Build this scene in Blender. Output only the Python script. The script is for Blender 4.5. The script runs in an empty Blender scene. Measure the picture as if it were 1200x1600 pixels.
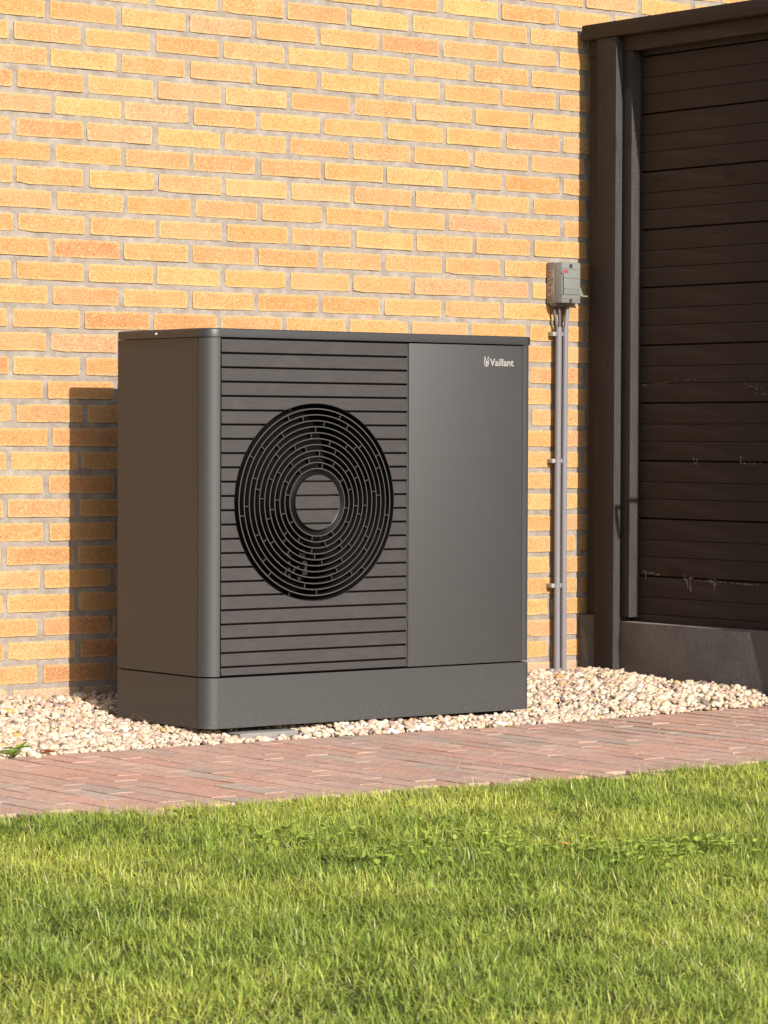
import bpy, bmesh, math, random
import numpy as np
from mathutils import Vector, Matrix, noise

random.seed(7)
rng = np.random.default_rng(7)
C = bpy.context.scene
COL = C.collection
R = math.radians

# ------------------------------------------------------------------ camera, sky, sun, exposure
F_PX, YAW, PIT, ROL = 4908.183, 0.6531567, 0.02458006, 0.00385577
CAM = np.array([-4.629854690, -7.531394435, 0.775928402])
fw = np.array([math.sin(YAW) * math.cos(PIT), math.cos(YAW) * math.cos(PIT), -math.sin(PIT)])
rt0 = np.array([math.cos(YAW), -math.sin(YAW), 0.0])
up0 = np.cross(rt0, fw)
rt = rt0 * math.cos(ROL) + up0 * math.sin(ROL)
up = -rt0 * math.sin(ROL) + up0 * math.cos(ROL)


def project(P):
    """Where a point of the place falls in the 1200 x 1600 frame (used only to choose which bricks are in view)."""
    d = np.asarray(P, float) - CAM
    z = d @ fw
    return 600 + F_PX * (d @ rt) / z, 800 - F_PX * (d @ up) / z


cam_d = bpy.data.cameras.new('camera')
cam = bpy.data.objects.new('camera', cam_d)
COL.objects.link(cam)
cam.matrix_world = Matrix(((rt[0], up[0], -fw[0], CAM[0]), (rt[1], up[1], -fw[1], CAM[1]),
                           (rt[2], up[2], -fw[2], CAM[2]), (0, 0, 0, 1)))
cam_d.sensor_fit = 'VERTICAL'
cam_d.sensor_height = 36.0
cam_d.lens = F_PX * 36.0 / 1600.0
cam_d.clip_start = 0.1
cam_d.clip_end = 500.0
cam_d.dof.use_dof = True
cam_d.dof.focus_distance = 8.7
cam_d.dof.aperture_fstop = 24.0
C.camera = cam

SUN_EL, SUN_AZ = R(27.5), R(4.4)
w = bpy.data.worlds.new('World')
C.world = w
w.use_nodes = True
wn = w.node_tree
bg = wn.nodes['Background']
sky = wn.nodes.new('ShaderNodeTexSky')
sky.sky_type = 'NISHITA'
sky.sun_disc = False
sky.sun_elevation = SUN_EL
sky.sun_rotation = math.pi + SUN_AZ
sky.dust_density = 1.7
sky.air_density = 1.0
sky.ozone_density = 1.0
wn.links.new(sky.outputs[0], bg.inputs[0])
bg.inputs[1].default_value = 0.105
sd = bpy.data.lights.new('sun', 'SUN')
sd.energy = 4.6
sd.angle = R(0.53)
sd.color = (1.0, 0.945, 0.875)
sun = bpy.data.objects.new('sun', sd)
COL.objects.link(sun)
ldir = Vector((math.sin(SUN_AZ) * math.cos(SUN_EL), math.cos(SUN_AZ) * math.cos(SUN_EL), -math.sin(SUN_EL)))
sun.rotation_euler = ldir.to_track_quat('-Z', 'Y').to_euler()
sun.location = (-3, -12, 8)

C.render.engine = 'CYCLES'
C.view_settings.view_transform = 'Standard'
C.view_settings.look = 'None'
C.view_settings.exposure = 0.55
C.view_settings.gamma = 1.0
C.view_settings.use_curve_mapping = False


# ------------------------------------------------------------------ helpers
def new_mesh(name, verts, faces, mats=(), smooth=False):
    me = bpy.data.meshes.new(name)
    me.from_pydata([tuple(v) for v in verts], [], [tuple(f) for f in faces])
    for m in mats:
        me.materials.append(m)
    if smooth:
        me.polygons.foreach_set('use_smooth', [True] * len(me.polygons))
    me.update()
    return me


def link(name, me, parent=None, loc=(0, 0, 0), rot=(0, 0, 0)):
    o = bpy.data.objects.new(name, me)
    COL.objects.link(o)
    o.location = loc
    o.rotation_euler = rot
    if parent is not None:
        o.parent = parent
    return o


def thing(name, label, cat, loc=(0, 0, 0), group=None):
    o = bpy.data.objects.new(name, None)
    COL.objects.link(o)
    o.location = loc
    o.empty_display_size = 0.1
    o['label'] = label
    o['category'] = cat
    if group:
        o['group'] = group
    return o


class MB:
    """collects shapes for one mesh object"""

    def __init__(self):
        self.v, self.f = [], []

    def add(self, verts, faces):
        n = len(self.v)
        self.v += [tuple(p) for p in verts]
        self.f += [tuple(i + n for i in f) for f in faces]
        return self

    def box(self, x0, x1, y0, y1, z0, z1, b=0.0):
        if b <= 0:
            v = [(x, y, z) for z in (z0, z1) for y in (y0, y1) for x in (x0, x1)]
            return self.add(v, [(0, 2, 3, 1), (4, 5, 7, 6), (0, 1, 5, 4), (2, 6, 7, 3), (0, 4, 6, 2), (1, 3, 7, 5)])
        bm = bmesh.new()
        bmesh.ops.create_cube(bm, size=1.0)
        for q in bm.verts:
            q.co = ((x0 + x1) / 2 + q.co.x * (x1 - x0), (y0 + y1) / 2 + q.co.y * (y1 - y0), (z0 + z1) / 2 + q.co.z * (z1 - z0))
        bmesh.ops.bevel(bm, geom=bm.edges[:], offset=b, segments=2, profile=0.6, affect='EDGES')
        self.bm(bm)
        return self

    def bm(self, bm):
        bm.verts.index_update()
        self.add([q.co[:] for q in bm.verts], [[q.index for q in f.verts] for f in bm.faces])
        bm.free()

    def prism(self, pts, z0, z1, bev=0.0, axis='z', bev_bottom=False):
        """outline pts (2-D, counter-clockwise) swept from z0 to z1; bevel on the far rim"""
        n = len(pts)
        P = [Vector(p) for p in pts]

        def inset(d):
            out = []
            for i in range(n):
                a, b, c = P[i - 1], P[i], P[(i + 1) % n]
                e1, e2 = (b - a).normalized(), (c - b).normalized()
                n1, n2 = Vector((-e1.y, e1.x)), Vector((-e2.y, e2.x))
                m = (n1 + n2)
                m = m / max(0.3, m.dot(n1)) if m.length > 1e-6 else n1
                out.append(b + m * d)
            return out
        rings = []
        if bev_bottom:
            rings += [(inset(bev), z0), (inset(bev * .3), z0 + bev * .3), (P, z0 + bev)]
        else:
            rings += [(P, z0)]
        if bev > 0:
            rings += [(P, z1 - bev), (inset(bev * .3), z1 - bev * .3), (inset(bev), z1)]
        else:
            rings += [(P, z1)]

        def to3(p, z):
            return (p.x, p.y, z) if axis == 'z' else (p.x, z, p.y)
        v, f = [], []
        for ring, z in rings:
            v += [to3(p, z) for p in ring]
        for k in range(len(rings) - 1):
            for i in range(n):
                j = (i + 1) % n
                f.append((k * n + i, k * n + j, (k + 1) * n + j, (k + 1) * n + i))
        f.append(tuple(reversed(range(n))))
        f.append(tuple(range((len(rings) - 1) * n, len(rings) * n)))
        if axis == 'y':
            f = [tuple(reversed(q)) for q in f]
        return self.add(v, f)

    def tube(self, path, r, seg=12, cap=True):
        path = [Vector(p) for p in path]
        rs = r if isinstance(r, (list, tuple)) else [r] * len(path)
        v, f = [], []
        for i, p in enumerate(path):
            t = (path[min(i + 1, len(path) - 1)] - path[max(i - 1, 0)]).normalized()
            a = t.orthogonal().normalized() if abs(t.z) < .9 else Vector((1, 0, 0)) - t * t.x
            a.normalize()
            b = t.cross(a)
            for k in range(seg):
                th = 2 * math.pi * k / seg
                v.append(p + (a * math.cos(th) + b * math.sin(th)) * rs[i])
        for i in range(len(path) - 1):
            for k in range(seg):
                k2 = (k + 1) % seg
                f.append((i * seg + k, i * seg + k2, (i + 1) * seg + k2, (i + 1) * seg + k))
        if cap:
            f.append(tuple(reversed(range(seg))))
            f.append(tuple(range((len(path) - 1) * seg, len(path) * seg)))
        return self.add(v, f)

    def lathe_y(self, cx, cz, prof, seg=96, close=False):
        """profile [(radius, y)] turned about the axis through (cx, cz) along Y"""
        v, f = [], []
        n = len(prof)
        for k in range(seg):
            th = 2 * math.pi * k / seg
            for r, y in prof:
                v.append((cx + r * math.cos(th), y, cz + r * math.sin(th)))
        m = n if close else n - 1
        for k in range(seg):
            k2 = (k + 1) % seg
            for i in range(m):
                j = (i + 1) % n
                f.append((k * n + i, k2 * n + i, k2 * n + j, k * n + j))
        return self.add(v, f)

    def build(self, name, mat, parent=None, loc=(0, 0, 0), smooth=None, rot=(0, 0, 0)):
        me = bpy.data.meshes.new(name)
        me.from_pydata(self.v, [], self.f)
        for m in (mat if isinstance(mat, (list, tuple)) else [mat]):
            me.materials.append(m)
        if smooth is not None:
            me.polygons.foreach_set('use_smooth', [True] * len(me.polygons))
            me.set_sharp_from_angle(angle=R(smooth))
        me.update()
        return link(name, me, parent, loc, rot)


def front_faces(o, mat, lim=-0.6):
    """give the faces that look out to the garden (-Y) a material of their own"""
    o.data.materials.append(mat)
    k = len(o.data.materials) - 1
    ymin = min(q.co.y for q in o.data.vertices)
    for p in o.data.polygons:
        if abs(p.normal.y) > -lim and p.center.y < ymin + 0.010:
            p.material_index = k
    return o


# ------------------------------------------------------------------ materials
class NT:
    def __init__(self, name):
        self.m = bpy.data.materials.new(name)
        self.m.use_nodes = True
        self.t = self.m.node_tree
        self.b = self.t.nodes['Principled BSDF']

    def n(self, kind, **kw):
        nd = self.t.nodes.new(kind)
        for k, v in kw.items():
            if k.startswith('i_'):
                key = k[2:]
                key = int(key) if key.isdigit() else key.replace('_', ' ')
                nd.inputs[key].default_value = v
            else:
                setattr(nd, k, v)
        return nd

    def l(self, a, b):
        self.t.links.new(a, b)

    def coord(self, scale=(1, 1, 1), kind='Object', rand=0.0):
        tc = self.n('ShaderNodeTexCoord')
        mp = self.n('ShaderNodeMapping')
        mp.inputs['Scale'].default_value = scale
        self.l(tc.outputs[kind], mp.inputs[0])
        if rand:
            oi = self.n('ShaderNodeObjectInfo')
            mm = self.n('ShaderNodeMath', operation='MULTIPLY')
            mm.inputs[1].default_value = rand
            self.l(oi.outputs['Random'], mm.inputs[0])
            self.l(mm.outputs[0], mp.inputs['Location'])
        return mp.outputs[0]

    def noise(self, vec, scale, detail=3, rough=0.55):
        nd = self.n('ShaderNodeTexNoise')
        nd.inputs['Scale'].default_value = scale
        nd.inputs['Detail'].default_value = detail
        nd.inputs['Roughness'].default_value = rough
        if vec is not None:
            self.l(vec, nd.inputs['Vector'])
        return nd.outputs['Fac']

    def ramp(self, fac, stops, interp='LINEAR'):
        nd = self.n('ShaderNodeValToRGB')
        cr = nd.color_ramp
        cr.interpolation = interp
        while len(cr.elements) < len(stops):
            cr.elements.new(0.5)
        for e, (p, c) in zip(cr.elements, stops):
            e.position = p
            e.color = (c, c, c, 1) if not hasattr(c, '__len__') else (*c, 1)
        self.l(fac, nd.inputs[0])
        return nd.outputs[0]

    def mix(self, fac, a, b, mode='MIX'):
        nd = self.n('ShaderNodeMix', data_type='RGBA', blend_type=mode)
        for sock, val in ((nd.inputs[0], fac), (nd.inputs[6], a), (nd.inputs[7], b)):
            if hasattr(val, 'is_linked'):
                self.l(val, sock)
            elif hasattr(val, '__len__'):
                sock.default_value = (*val, 1)
            else:
                sock.default_value = val
        return nd.outputs[2]

    def math(self, op, a, b=None, c=None):
        nd = self.n('ShaderNodeMath', operation=op)
        for i, val in enumerate((a, b, c)):
            if val is None:
                continue
            if hasattr(val, 'is_linked'):
                self.l(val, nd.inputs[i])
            else:
                nd.inputs[i].default_value = val
        return nd.outputs[0]

    def bump(self, h, dist, strength=1.0):
        nd = self.n('ShaderNodeBump')
        nd.inputs['Strength'].default_value = strength
        nd.inputs['Distance'].default_value = dist
        self.l(h, nd.inputs['Height'])
        self.l(nd.outputs[0], self.b.inputs['Normal'])
        return nd

    def base(self, c):
        s = self.b.inputs['Base Color']
        if hasattr(c, 'is_linked'):
            self.l(c, s)
        else:
            s.default_value = (*c, 1)

    def rough(self, v):
        s = self.b.inputs['Roughness']
        if hasattr(v, 'is_linked'):
            self.l(v, s)
        else:
            s.default_value = v


def simple(name, c, rough=0.6, spec=0.5, metal=0.0, var=0.0, scale=40.0, bump=0.0, bscale=300.0):
    t = NT(name)
    t.rough(rough)
    t.b.inputs['Specular IOR Level'].default_value = spec
    t.b.inputs['Metallic'].default_value = metal
    if var > 0:
        v = t.coord()
        f = t.noise(v, scale, 4)
        t.base(t.ramp(f, [(0.3, [x * (1 - var) for x in c]), (0.7, [min(1, x * (1 + var)) for x in c])]))
    else:
        t.base(c)
    if bump > 0:
        t.bump(t.noise(t.coord(), bscale, 2), bump)
    return t.m


def brick_mat(name, vertex=False):
    t = NT(name)
    if vertex:
        at = t.n('ShaderNodeAttribute', attribute_name='Col')
        body = at.outputs['Color']
        v = t.coord()
    else:
        oi = t.n('ShaderNodeObjectInfo')
        body = oi.outputs['Color']
        v = t.coord(rand=37.0)
    big = t.noise(v, 14, 3)
    body = t.mix(t.ramp(big, [(0.35, 0.0), (0.7, 1.0)]), body, t.mix(1.0, body, (0.92, 0.84, 0.78), 'MULTIPLY'))
    if not vertex:
        # fired edge: paler towards the arrises
        tc = t.n('ShaderNodeTexCoord')
        sx = t.n('ShaderNodeSeparateXYZ')
        t.l(tc.outputs['Object'], sx.inputs[0])
        ax = t.math('SUBTRACT', 0.109, t.math('ABSOLUTE', sx.outputs[0]))
        az = t.math('SUBTRACT', 0.0253, t.math('ABSOLUTE', sx.outputs[2]))
        d = t.math('MINIMUM', ax, az)
        d = t.math('ADD', d, t.math('MULTIPLY', t.math('SUBTRACT', t.noise(v, 60, 3), 0.5), 0.012))
        edge = t.ramp(t.math('MULTIPLY', d, 100.0), [(0.25, 1.0), (0.9, 0.0)])
        body = t.mix(t.math('MULTIPLY', edge, 0.42), body, (0.60, 0.42, 0.20))
        # mortar dragged over the arris here and there
        sm = t.ramp(t.math('MULTIPLY', d, 100.0), [(0.1, 1.0), (0.55, 0.0)])
        sm = t.math('MULTIPLY', sm, t.ramp(t.noise(v, 21, 4, 0.7), [(0.53, 0.0), (0.62, 0.85)]))
        body = t.mix(sm, body, (0.31, 0.262, 0.215))
        # faint bloom
        body = t.mix(t.ramp(t.noise(v, 17, 5, 0.7), [(0.60, 0.0), (0.80, 0.35)]), body, (0.60, 0.47, 0.33))
    # sand speckle and burnt specks
    fine = t.noise(v, 215, 3, 0.8)
    body = t.mix(t.ramp(fine, [(0.38, 0.95), (0.50, 0.0)]), body, t.mix(1.0, body, (0.72, 0.55, 0.44), 'MULTIPLY'))
    light = t.noise(v, 200, 2, 0.75)
    body = t.mix(t.ramp(light, [(0.54, 0.0), (0.68, 0.6)]), body, (0.62, 0.46, 0.25))
    vo = t.n('ShaderNodeTexVoronoi')
    vo.inputs['Scale'].default_value = 170
    t.l(v, vo.inputs['Vector'])
    sp = t.ramp(vo.outputs['Distance'], [(0.12, 1.0), (0.26, 0.0)])
    sp = t.math('MULTIPLY', sp, t.ramp(t.noise(v, 75, 1), [(0.5, 0.0), (0.58, 0.75)]))
    body = t.mix(sp, body, (0.17, 0.10, 0.055))
    t.base(body)
    t.rough(0.93)
    t.b.inputs['Specular IOR Level'].default_value = 0.25
    h = t.math('ADD', t.math('MULTIPLY', fine, 0.6), t.math('MULTIPLY', t.noise(v, 120, 4), 0.8))
    t.bump(h, 0.0022, 0.8)
    return t.m


def mortar_mat():
    t = NT('mortar')
    v = t.coord()
    n1 = t.noise(v, 26, 4)
    c = t.ramp(n1, [(0.3, (0.25, 0.212, 0.178)), (0.5, (0.31, 0.268, 0.228)), (0.74, (0.40, 0.352, 0.305))])
    n2 = t.noise(v, 420, 3, 0.7)
    c = t.mix(t.ramp(n2, [(0.38, 0.5), (0.55, 0.0)]), c, t.mix(1.0, c, (0.6, 0.56, 0.54), 'MULTIPLY'))
    t.base(c)
    t.rough(0.95)
    t.b.inputs['Specular IOR Level'].default_value = 0.2
    t.bump(t.math('ADD', t.math('MULTIPLY', n2, .6), t.noise(v, 90, 4)), 0.003, 0.9)
    return t.m


def wood_mat(name, axis, saw=0.0, marks=False, tone=1.0, cols=((0.0120, 0.0092, 0.0079), (0.0255, 0.0195, 0.0167))):
    """dark stained softwood; axis is the grain direction"""
    t = NT(name)
    sc = {'x': (1.2, 22, 22), 'y': (22, 1.2, 22), 'z': (22, 22, 1.2)}[axis]
    v = t.coord(sc, rand=9.0)
    vo = t.coord((1, 1, 1), rand=9.0)
    g = t.noise(v, 6.0, 6, 0.65)
    a = [x * tone for x in cols[0]]
    b = [x * tone for x in cols[1]]
    c = t.ramp(g, [(0.28, a), (0.72, b)])
    patch = t.noise(vo, 7.0, 3)
    c = t.mix(t.ramp(patch, [(0.35, 0.0), (0.7, 0.55)]), c, t.mix(1.0, c, (1.35, 1.25, 1.2), 'MULTIPLY'))
    # knots
    kv = t.n('ShaderNodeTexVoronoi')
    kv.inputs['Scale'].default_value = 1.0
    km = t.coord({'x': (3.2, 9, 9), 'y': (9, 3.2, 9), 'z': (9, 9, 3.2)}[axis], rand=31.0)
    t.l(km, kv.inputs['Vector'])
    kn = t.ramp(kv.outputs['Distance'], [(0.05, 1.0), (0.16, 0.0)])
    c = t.mix(t.math('MULTIPLY', kn, 0.8), c, (0.006, 0.0045, 0.004))
    # small pale chips in the stain
    chips = t.ramp(t.noise(vo, 150, 2, 0.7), [(0.735, 0.0), (0.76, 0.8)])
    c = t.mix(t.math('MULTIPLY', chips, t.ramp(t.noise(vo, 6, 2), [(0.5, 0.0), (0.62, 1.0)])), c, (0.25, 0.19, 0.15))
    h = t.math('MULTIPLY', g, 1.0)
    if saw:
        wv = t.n('ShaderNodeTexWave', wave_type='BANDS', bands_direction='DIAGONAL')
        wv.inputs['Scale'].default_value = 38.0
        wv.inputs['Distortion'].default_value = 5.0
        wv.inputs['Detail'].default_value = 3.0
        wv.inputs['Detail Scale'].default_value = 2.0
        t.l(vo, wv.inputs['Vector'])
        h = t.math('ADD', h, t.math('MULTIPLY', wv.outputs['Fac'], saw))
        c = t.mix(t.math('MULTIPLY', wv.outputs['Fac'], 0.22), c, t.mix(1.0, c, (1.7, 1.65, 1.6), 'MULTIPLY'))
    t.base(c)
    t.rough(t.ramp(g, [(0.2, 0.62), (0.8, 0.82)]))
    t.b.inputs['Specular IOR Level'].default_value = 0.35
    t.bump(h, 0.0016, 0.8)
    return t.m


def metal_mat(name, c, rough=0.42, spec=0.5, orange=0.00025):
    t = NT(name)
    v = t.coord()
    n = t.noise(v, 3.0, 4)
    col = t.ramp(n, [(0.3, [x * .97 for x in c]), (0.7, [x * 1.03 for x in c])])
    # dust film, faint smears, and splashes low down
    smear = t.ramp(t.noise(t.coord((3, 3, 1.1)), 5.5, 6, 0.7), [(0.58, 0.0), (0.80, 0.06)])
    sx = t.n('ShaderNodeSeparateXYZ')
    t.l(v, sx.inputs[0])
    low = t.ramp(t.math('MULTIPLY', sx.outputs[2], 1.0), [(0.0, 1.0), (0.13, 0.12), (0.2, 0.0)])
    spots = t.ramp(t.noise(v, 130, 3, 0.75), [(0.52, 0.0), (0.70, 0.22)])
    col = t.mix(t.math('ADD', smear, t.math('MULTIPLY', low, spots)), col, (0.17, 0.155, 0.135))
    t.base(col)
    t.rough(rough)
    t.b.inputs['Specular IOR Level'].default_value = spec
    t.bump(t.noise(v, 900, 2), orange, 0.6)
    return t.m


def slat_mat():
    t = NT('slat_plastic')
    v = t.coord((4, 60, 60), rand=5.0)
    g = t.noise(v, 5, 5, 0.6)
    d = t.noise(t.coord(rand=5.0), 16, 4)
    c = t.ramp(g, [(0.3, (0.0265, 0.0228, 0.0222)), (0.7, (0.0365, 0.032, 0.031))])
    c = t.mix(t.ramp(d, [(0.5, 0.0), (0.75, 0.30)]), c, (0.062, 0.055, 0.052))
    t.base(c)
    t.rough(t.ramp(g, [(0.3, 0.48), (0.7, 0.62)]))
    t.bump(t.noise(t.coord(rand=5.0), 700, 2), 0.0004, 0.6)
    return t.m


def attr_mat(name, rough, spec=0.3, speck=0.0, bump=0.0, trans=0.0, sscale=500):
    t = NT(name)
    at = t.n('ShaderNodeAttribute', attribute_name='Col')
    c = at.outputs['Color']
    v = t.coord()
    if speck:
        f = t.noise(v, sscale, 3, 0.7)
        c = t.mix(t.ramp(f, [(0.35, speck), (0.6, 0.0)]), c, t.mix(1.0, c, (0.55, 0.48, 0.42), 'MULTIPLY'))
    t.base(c)
    t.rough(rough)
    t.b.inputs['Specular IOR Level'].default_value = spec
    if bump:
        t.bump(t.noise(v, 350, 3), bump, 0.7)
    if trans:
        tr = t.n('ShaderNodeBsdfTranslucent')
        mx = t.n('ShaderNodeMixShader')
        mx.inputs[0].default_value = trans
        t.l(t.mix(1.0, c, (1.25, 1.15, 0.55), 'MULTIPLY'), tr.inputs[0])
        out = t.t.nodes['Material Output']
        t.l(t.b.outputs[0], mx.inputs[1])
        t.l(tr.outputs[0], mx.inputs[2])
        t.l(mx.outputs[0], out.inputs[0])
    return t.m


def paver_mat(far=False):
    t = NT('clinker_paver_far' if far else 'clinker_paver')
    oi = t.n('ShaderNodeAttribute', attribute_name='Col') if far else t.n('ShaderNodeObjectInfo')
    v = t.coord(rand=23.0)
    c = oi.outputs['Color']
    n1 = t.noise(v, 30, 4)
    c = t.mix(t.ramp(n1, [(0.35, 0.0), (0.7, 0.6)]), c, t.mix(1.0, c, (0.78, 0.72, 0.70), 'MULTIPLY'))
    wd = t.coord(kind='Object')
    n2 = t.noise(v, 260, 3, 0.7)
    c = t.mix(t.ramp(n2, [(0.56, 0.0), (0.70, 0.6)]), c, (0.62, 0.49, 0.41))
    n3 = t.noise(v, 190, 3, 0.7)
    c = t.mix(t.ramp(n3, [(0.28, 0.6), (0.40, 0.0)]), c, (0.10, 0.06, 0.045))
    n5 = t.noise(v, 72, 4, 0.75)
    c = t.mix(t.ramp(n5, [(0.585, 0.0), (0.66, 0.75)]), c, (0.66, 0.53, 0.44))
    n6 = t.noise(v, 48, 4, 0.75)
    c = t.mix(t.ramp(n6, [(0.33, 0.7), (0.43, 0.0)]), c, t.mix(1.0, c, (0.55, 0.52, 0.50), 'MULTIPLY'))
    n4 = t.noise(v, 9, 3)
    c = t.mix(t.ramp(n4, [(0.5, 0.0), (0.75, 0.5)]), c, (0.33, 0.26, 0.215))
    t.base(c)
    t.rough(0.9)
    t.b.inputs['Specular IOR Level'].default_value = 0.3
    t.bump(t.math('ADD', t.math('MULTIPLY', n2, 0.5), t.noise(v, 70, 4)), 0.0035, 0.9)
    return t.m


def concrete_mat(name, a, b):
    t = NT(name)
    v = t.coord()
    c = t.ramp(t.noise(v, 6, 5), [(0.3, a), (0.7, b)])
    n2 = t.noise(v, 190, 3, 0.7)
    c = t.mix(t.ramp(n2, [(0.57, 0.0), (0.7, 0.55)]), c, t.mix(1.0, c, (2.0, 1.9, 1.8), 'MULTIPLY'))
    c = t.mix(t.ramp(t.noise(v, 250, 2, 0.7), [(0.32, 0.7), (0.44, 0.0)]), c, t.mix(1.0, c, (0.4, 0.4, 0.4), 'MULTIPLY'))
    t.base(c)
    t.rough(0.85)
    t.bump(t.math('ADD', n2, t.noise(v, 40, 4)), 0.0018, 0.9)
    return t.m


M = dict(
    brick=brick_mat('fired_brick'), brick_far=brick_mat('fired_brick_field', True), mortar=mortar_mat(),
    plank=wood_mat('stained_plank', 'y'), post=wood_mat('stained_post', 'z', saw=0.35, tone=.92), rail=wood_mat('stained_rail', 'y', saw=0.12, tone=1.25),
    edge=wood_mat('sunlit_edge', 'z', saw=0.8, cols=((0.025, 0.0230, 0.0222), (0.046, 0.0425, 0.0412))),  # sunlight on the garden-facing timber faces, painted in as a lighter grey
    plinth_board=concrete_mat('dark_concrete', (0.070, 0.066, 0.064), (0.120, 0.113, 0.110)),
    bright_tone=concrete_mat('sunlit_concrete_edge', (0.16, 0.14, 0.125), (0.27, 0.24, 0.215)),
    slab=concrete_mat('pale_concrete', (0.17, 0.16, 0.15), (0.25, 0.235, 0.22)),
    coat=metal_mat('anthracite_coat', (0.0290, 0.0288, 0.0286), 0.58, 0.75),
    lid=metal_mat('anthracite_lid_coat', (0.028, 0.0276, 0.0274), 0.45, 0.55),
    slat=slat_mat(),
    black=simple('black_plastic', (0.008, 0.0072, 0.007), 0.42, 0.4),
    ring=simple('grille_plastic_shaded', (0.0095, 0.0087, 0.0082), 0.5, 0.3), rim=simple('grille_rim_sunlit', (0.046, 0.043, 0.041), 0.5, 0.5),  # one plastic: sunlit fronts painted lighter, shaded sides painted darker
    dark=simple('unlit_steel', (0.006, 0.006, 0.006), 0.7, 0.3),
    rotor=simple('rotor_plastic', (0.010, 0.009, 0.0085), 0.5, 0.4),
    fin=simple('exchanger_fins', (0.012, 0.012, 0.013), 0.6, 0.4, 0.2),
    steel=simple('galvanised_bracket', (0.20, 0.20, 0.205), 0.5, 0.5),
    zinc=simple('zinc_fitting', (0.45, 0.45, 0.46), 0.35, 0.5, 0.8),
    logo=simple('pale_print', (0.34, 0.32, 0.30), 0.5, 0.5),
    pipe=simple('grey_conduit_plastic', (0.190, 0.182, 0.196), 0.42, 0.5, var=0.05, scale=12, bump=0.0002),
    clip=simple('white_clip_plastic', (0.33, 0.315, 0.305), 0.45, 0.5),
    box=simple('grey_box_plastic', (0.175, 0.180, 0.168), 0.45, 0.5, var=0.04, scale=60, bump=0.0002),
    box_dark=simple('dark_box_recess', (0.035, 0.035, 0.033), 0.5),
    box_base=simple('grey_box_base', (0.22, 0.195, 0.170), 0.55, 0.4),
    red=simple('red_print', (0.42, 0.04, 0.045), 0.5),
    label=simple('paper_label', (0.40, 0.33, 0.27), 0.6),
    ink=simple('brown_print', (0.10, 0.045, 0.035), 0.6),
    cable=simple('grey_cable_sheath', (0.10, 0.085, 0.08), 0.5),
    gravel=attr_mat('pebble', 0.8, 0.3, 0.35, 0.0012, 0, 420),
    grass=attr_mat('grass_blade', 0.5, 0.3, 0, 0, 0.2),
    leaf=attr_mat('leaf', 0.6, 0.3, 0.2, 0, 0.3),
    paver=paver_mat(), paver_far=paver_mat(True),
)


def tsoil():
    t = NT('soil')
    v = t.coord()
    n = t.noise(v, 8, 5)
    c = t.ramp(n, [(0.3, (0.035, 0.045, 0.016)), (0.55, (0.06, 0.07, 0.022)), (0.75, (0.075, 0.06, 0.035))])
    t.base(c)
    t.rough(1.0)
    t.b.inputs['Specular IOR Level'].default_value = 0.1
    t.bump(t.noise(v, 60, 4), 0.02, 1.0)
    return t.m


def tlawnfar():
    t = NT('distant_turf')
    v = t.coord()
    n = t.noise(v, 2.2, 5)
    c = t.ramp(n, [(0.3, (0.075, 0.11, 0.022)), (0.7, (0.13, 0.17, 0.04))])
    t.base(c)
    t.rough(1.0)
    t.b.inputs['Specular IOR Level'].default_value = 0.1
    t.bump(t.noise(v, 80, 4), 0.03, 1.0)
    return t.m


def tsand():
    t = NT('joint_sand')
    v = t.coord()
    n = t.noise(v, 140, 4, 0.7)
    c = t.ramp(n, [(0.3, (0.065, 0.049, 0.039)), (0.56, (0.14, 0.106, 0.083)), (0.75, (0.46, 0.38, 0.31))])
    t.base(c)
    t.rough(1.0)
    t.bump(n, 0.004, 1.0)
    return t.m


M['soil'], M['turf'], M['sand'] = tsoil(), tlawnfar(), tsand()

M['grit'] = simple('pale_grit', (0.30, 0.23, 0.165), 0.95, 0.2, var=0.45, scale=160, bump=0.004, bscale=180)

# ------------------------------------------------------------------ ground sheets
Z_PATH = -0.030


def sheet(name, x0, x1, y0, y1, z, mat):
    o = link(name, new_mesh(name, [(x0, y0, z), (x1, y0, z), (x1, y1, z), (x0, y1, z)], [(0, 1, 2, 3)], [mat]))
    o['kind'] = 'structure'
    return o


sheet('ground', -90, 90, -140, 60, -0.060, M['turf'])
LX = [-2.6, -1.25, -.645, .05, .87, 2.2]
LY = [-1.76, -1.852, -1.925, -1.970, -1.982, -1.985]
sv = []
for x, y in [(-6, -1.74)] + list(zip(LX, LY)) + [(6, -1.99)]:
    sv += [(x, -7.0, -0.0345), (x, y + .004, -0.0345)]
so = link('lawn_soil', new_mesh('lawn_soil', sv, [(2 * i, 2 * i + 2, 2 * i + 3, 2 * i + 1) for i in range(7)], [M['soil']]))
so['kind'] = 'structure'



def sst(a, b, x):
    t = min(1, max(0, (x - a) / (b - a)))
    return t * t * (3 - 2 * t)


def path_z(x):
    return Z_PATH + .012 * sst(.9, 1.95, x)


def path_edge(x):
    return -.785 - .055 * min(2.2, max(0, x + .1))


px_ = [-3.4 + .2 * i for i in range(39)]
pv = [(x, y, path_z(x) - .0075) for x in px_ for y in (-1.99, path_edge(x) + .002)]
path = link('path', new_mesh('path', pv, [(2 * i, 2 * i + 2, 2 * i + 3, 2 * i + 1) for i in range(38)], [M['sand']]))
path['kind'] = 'structure'



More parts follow.
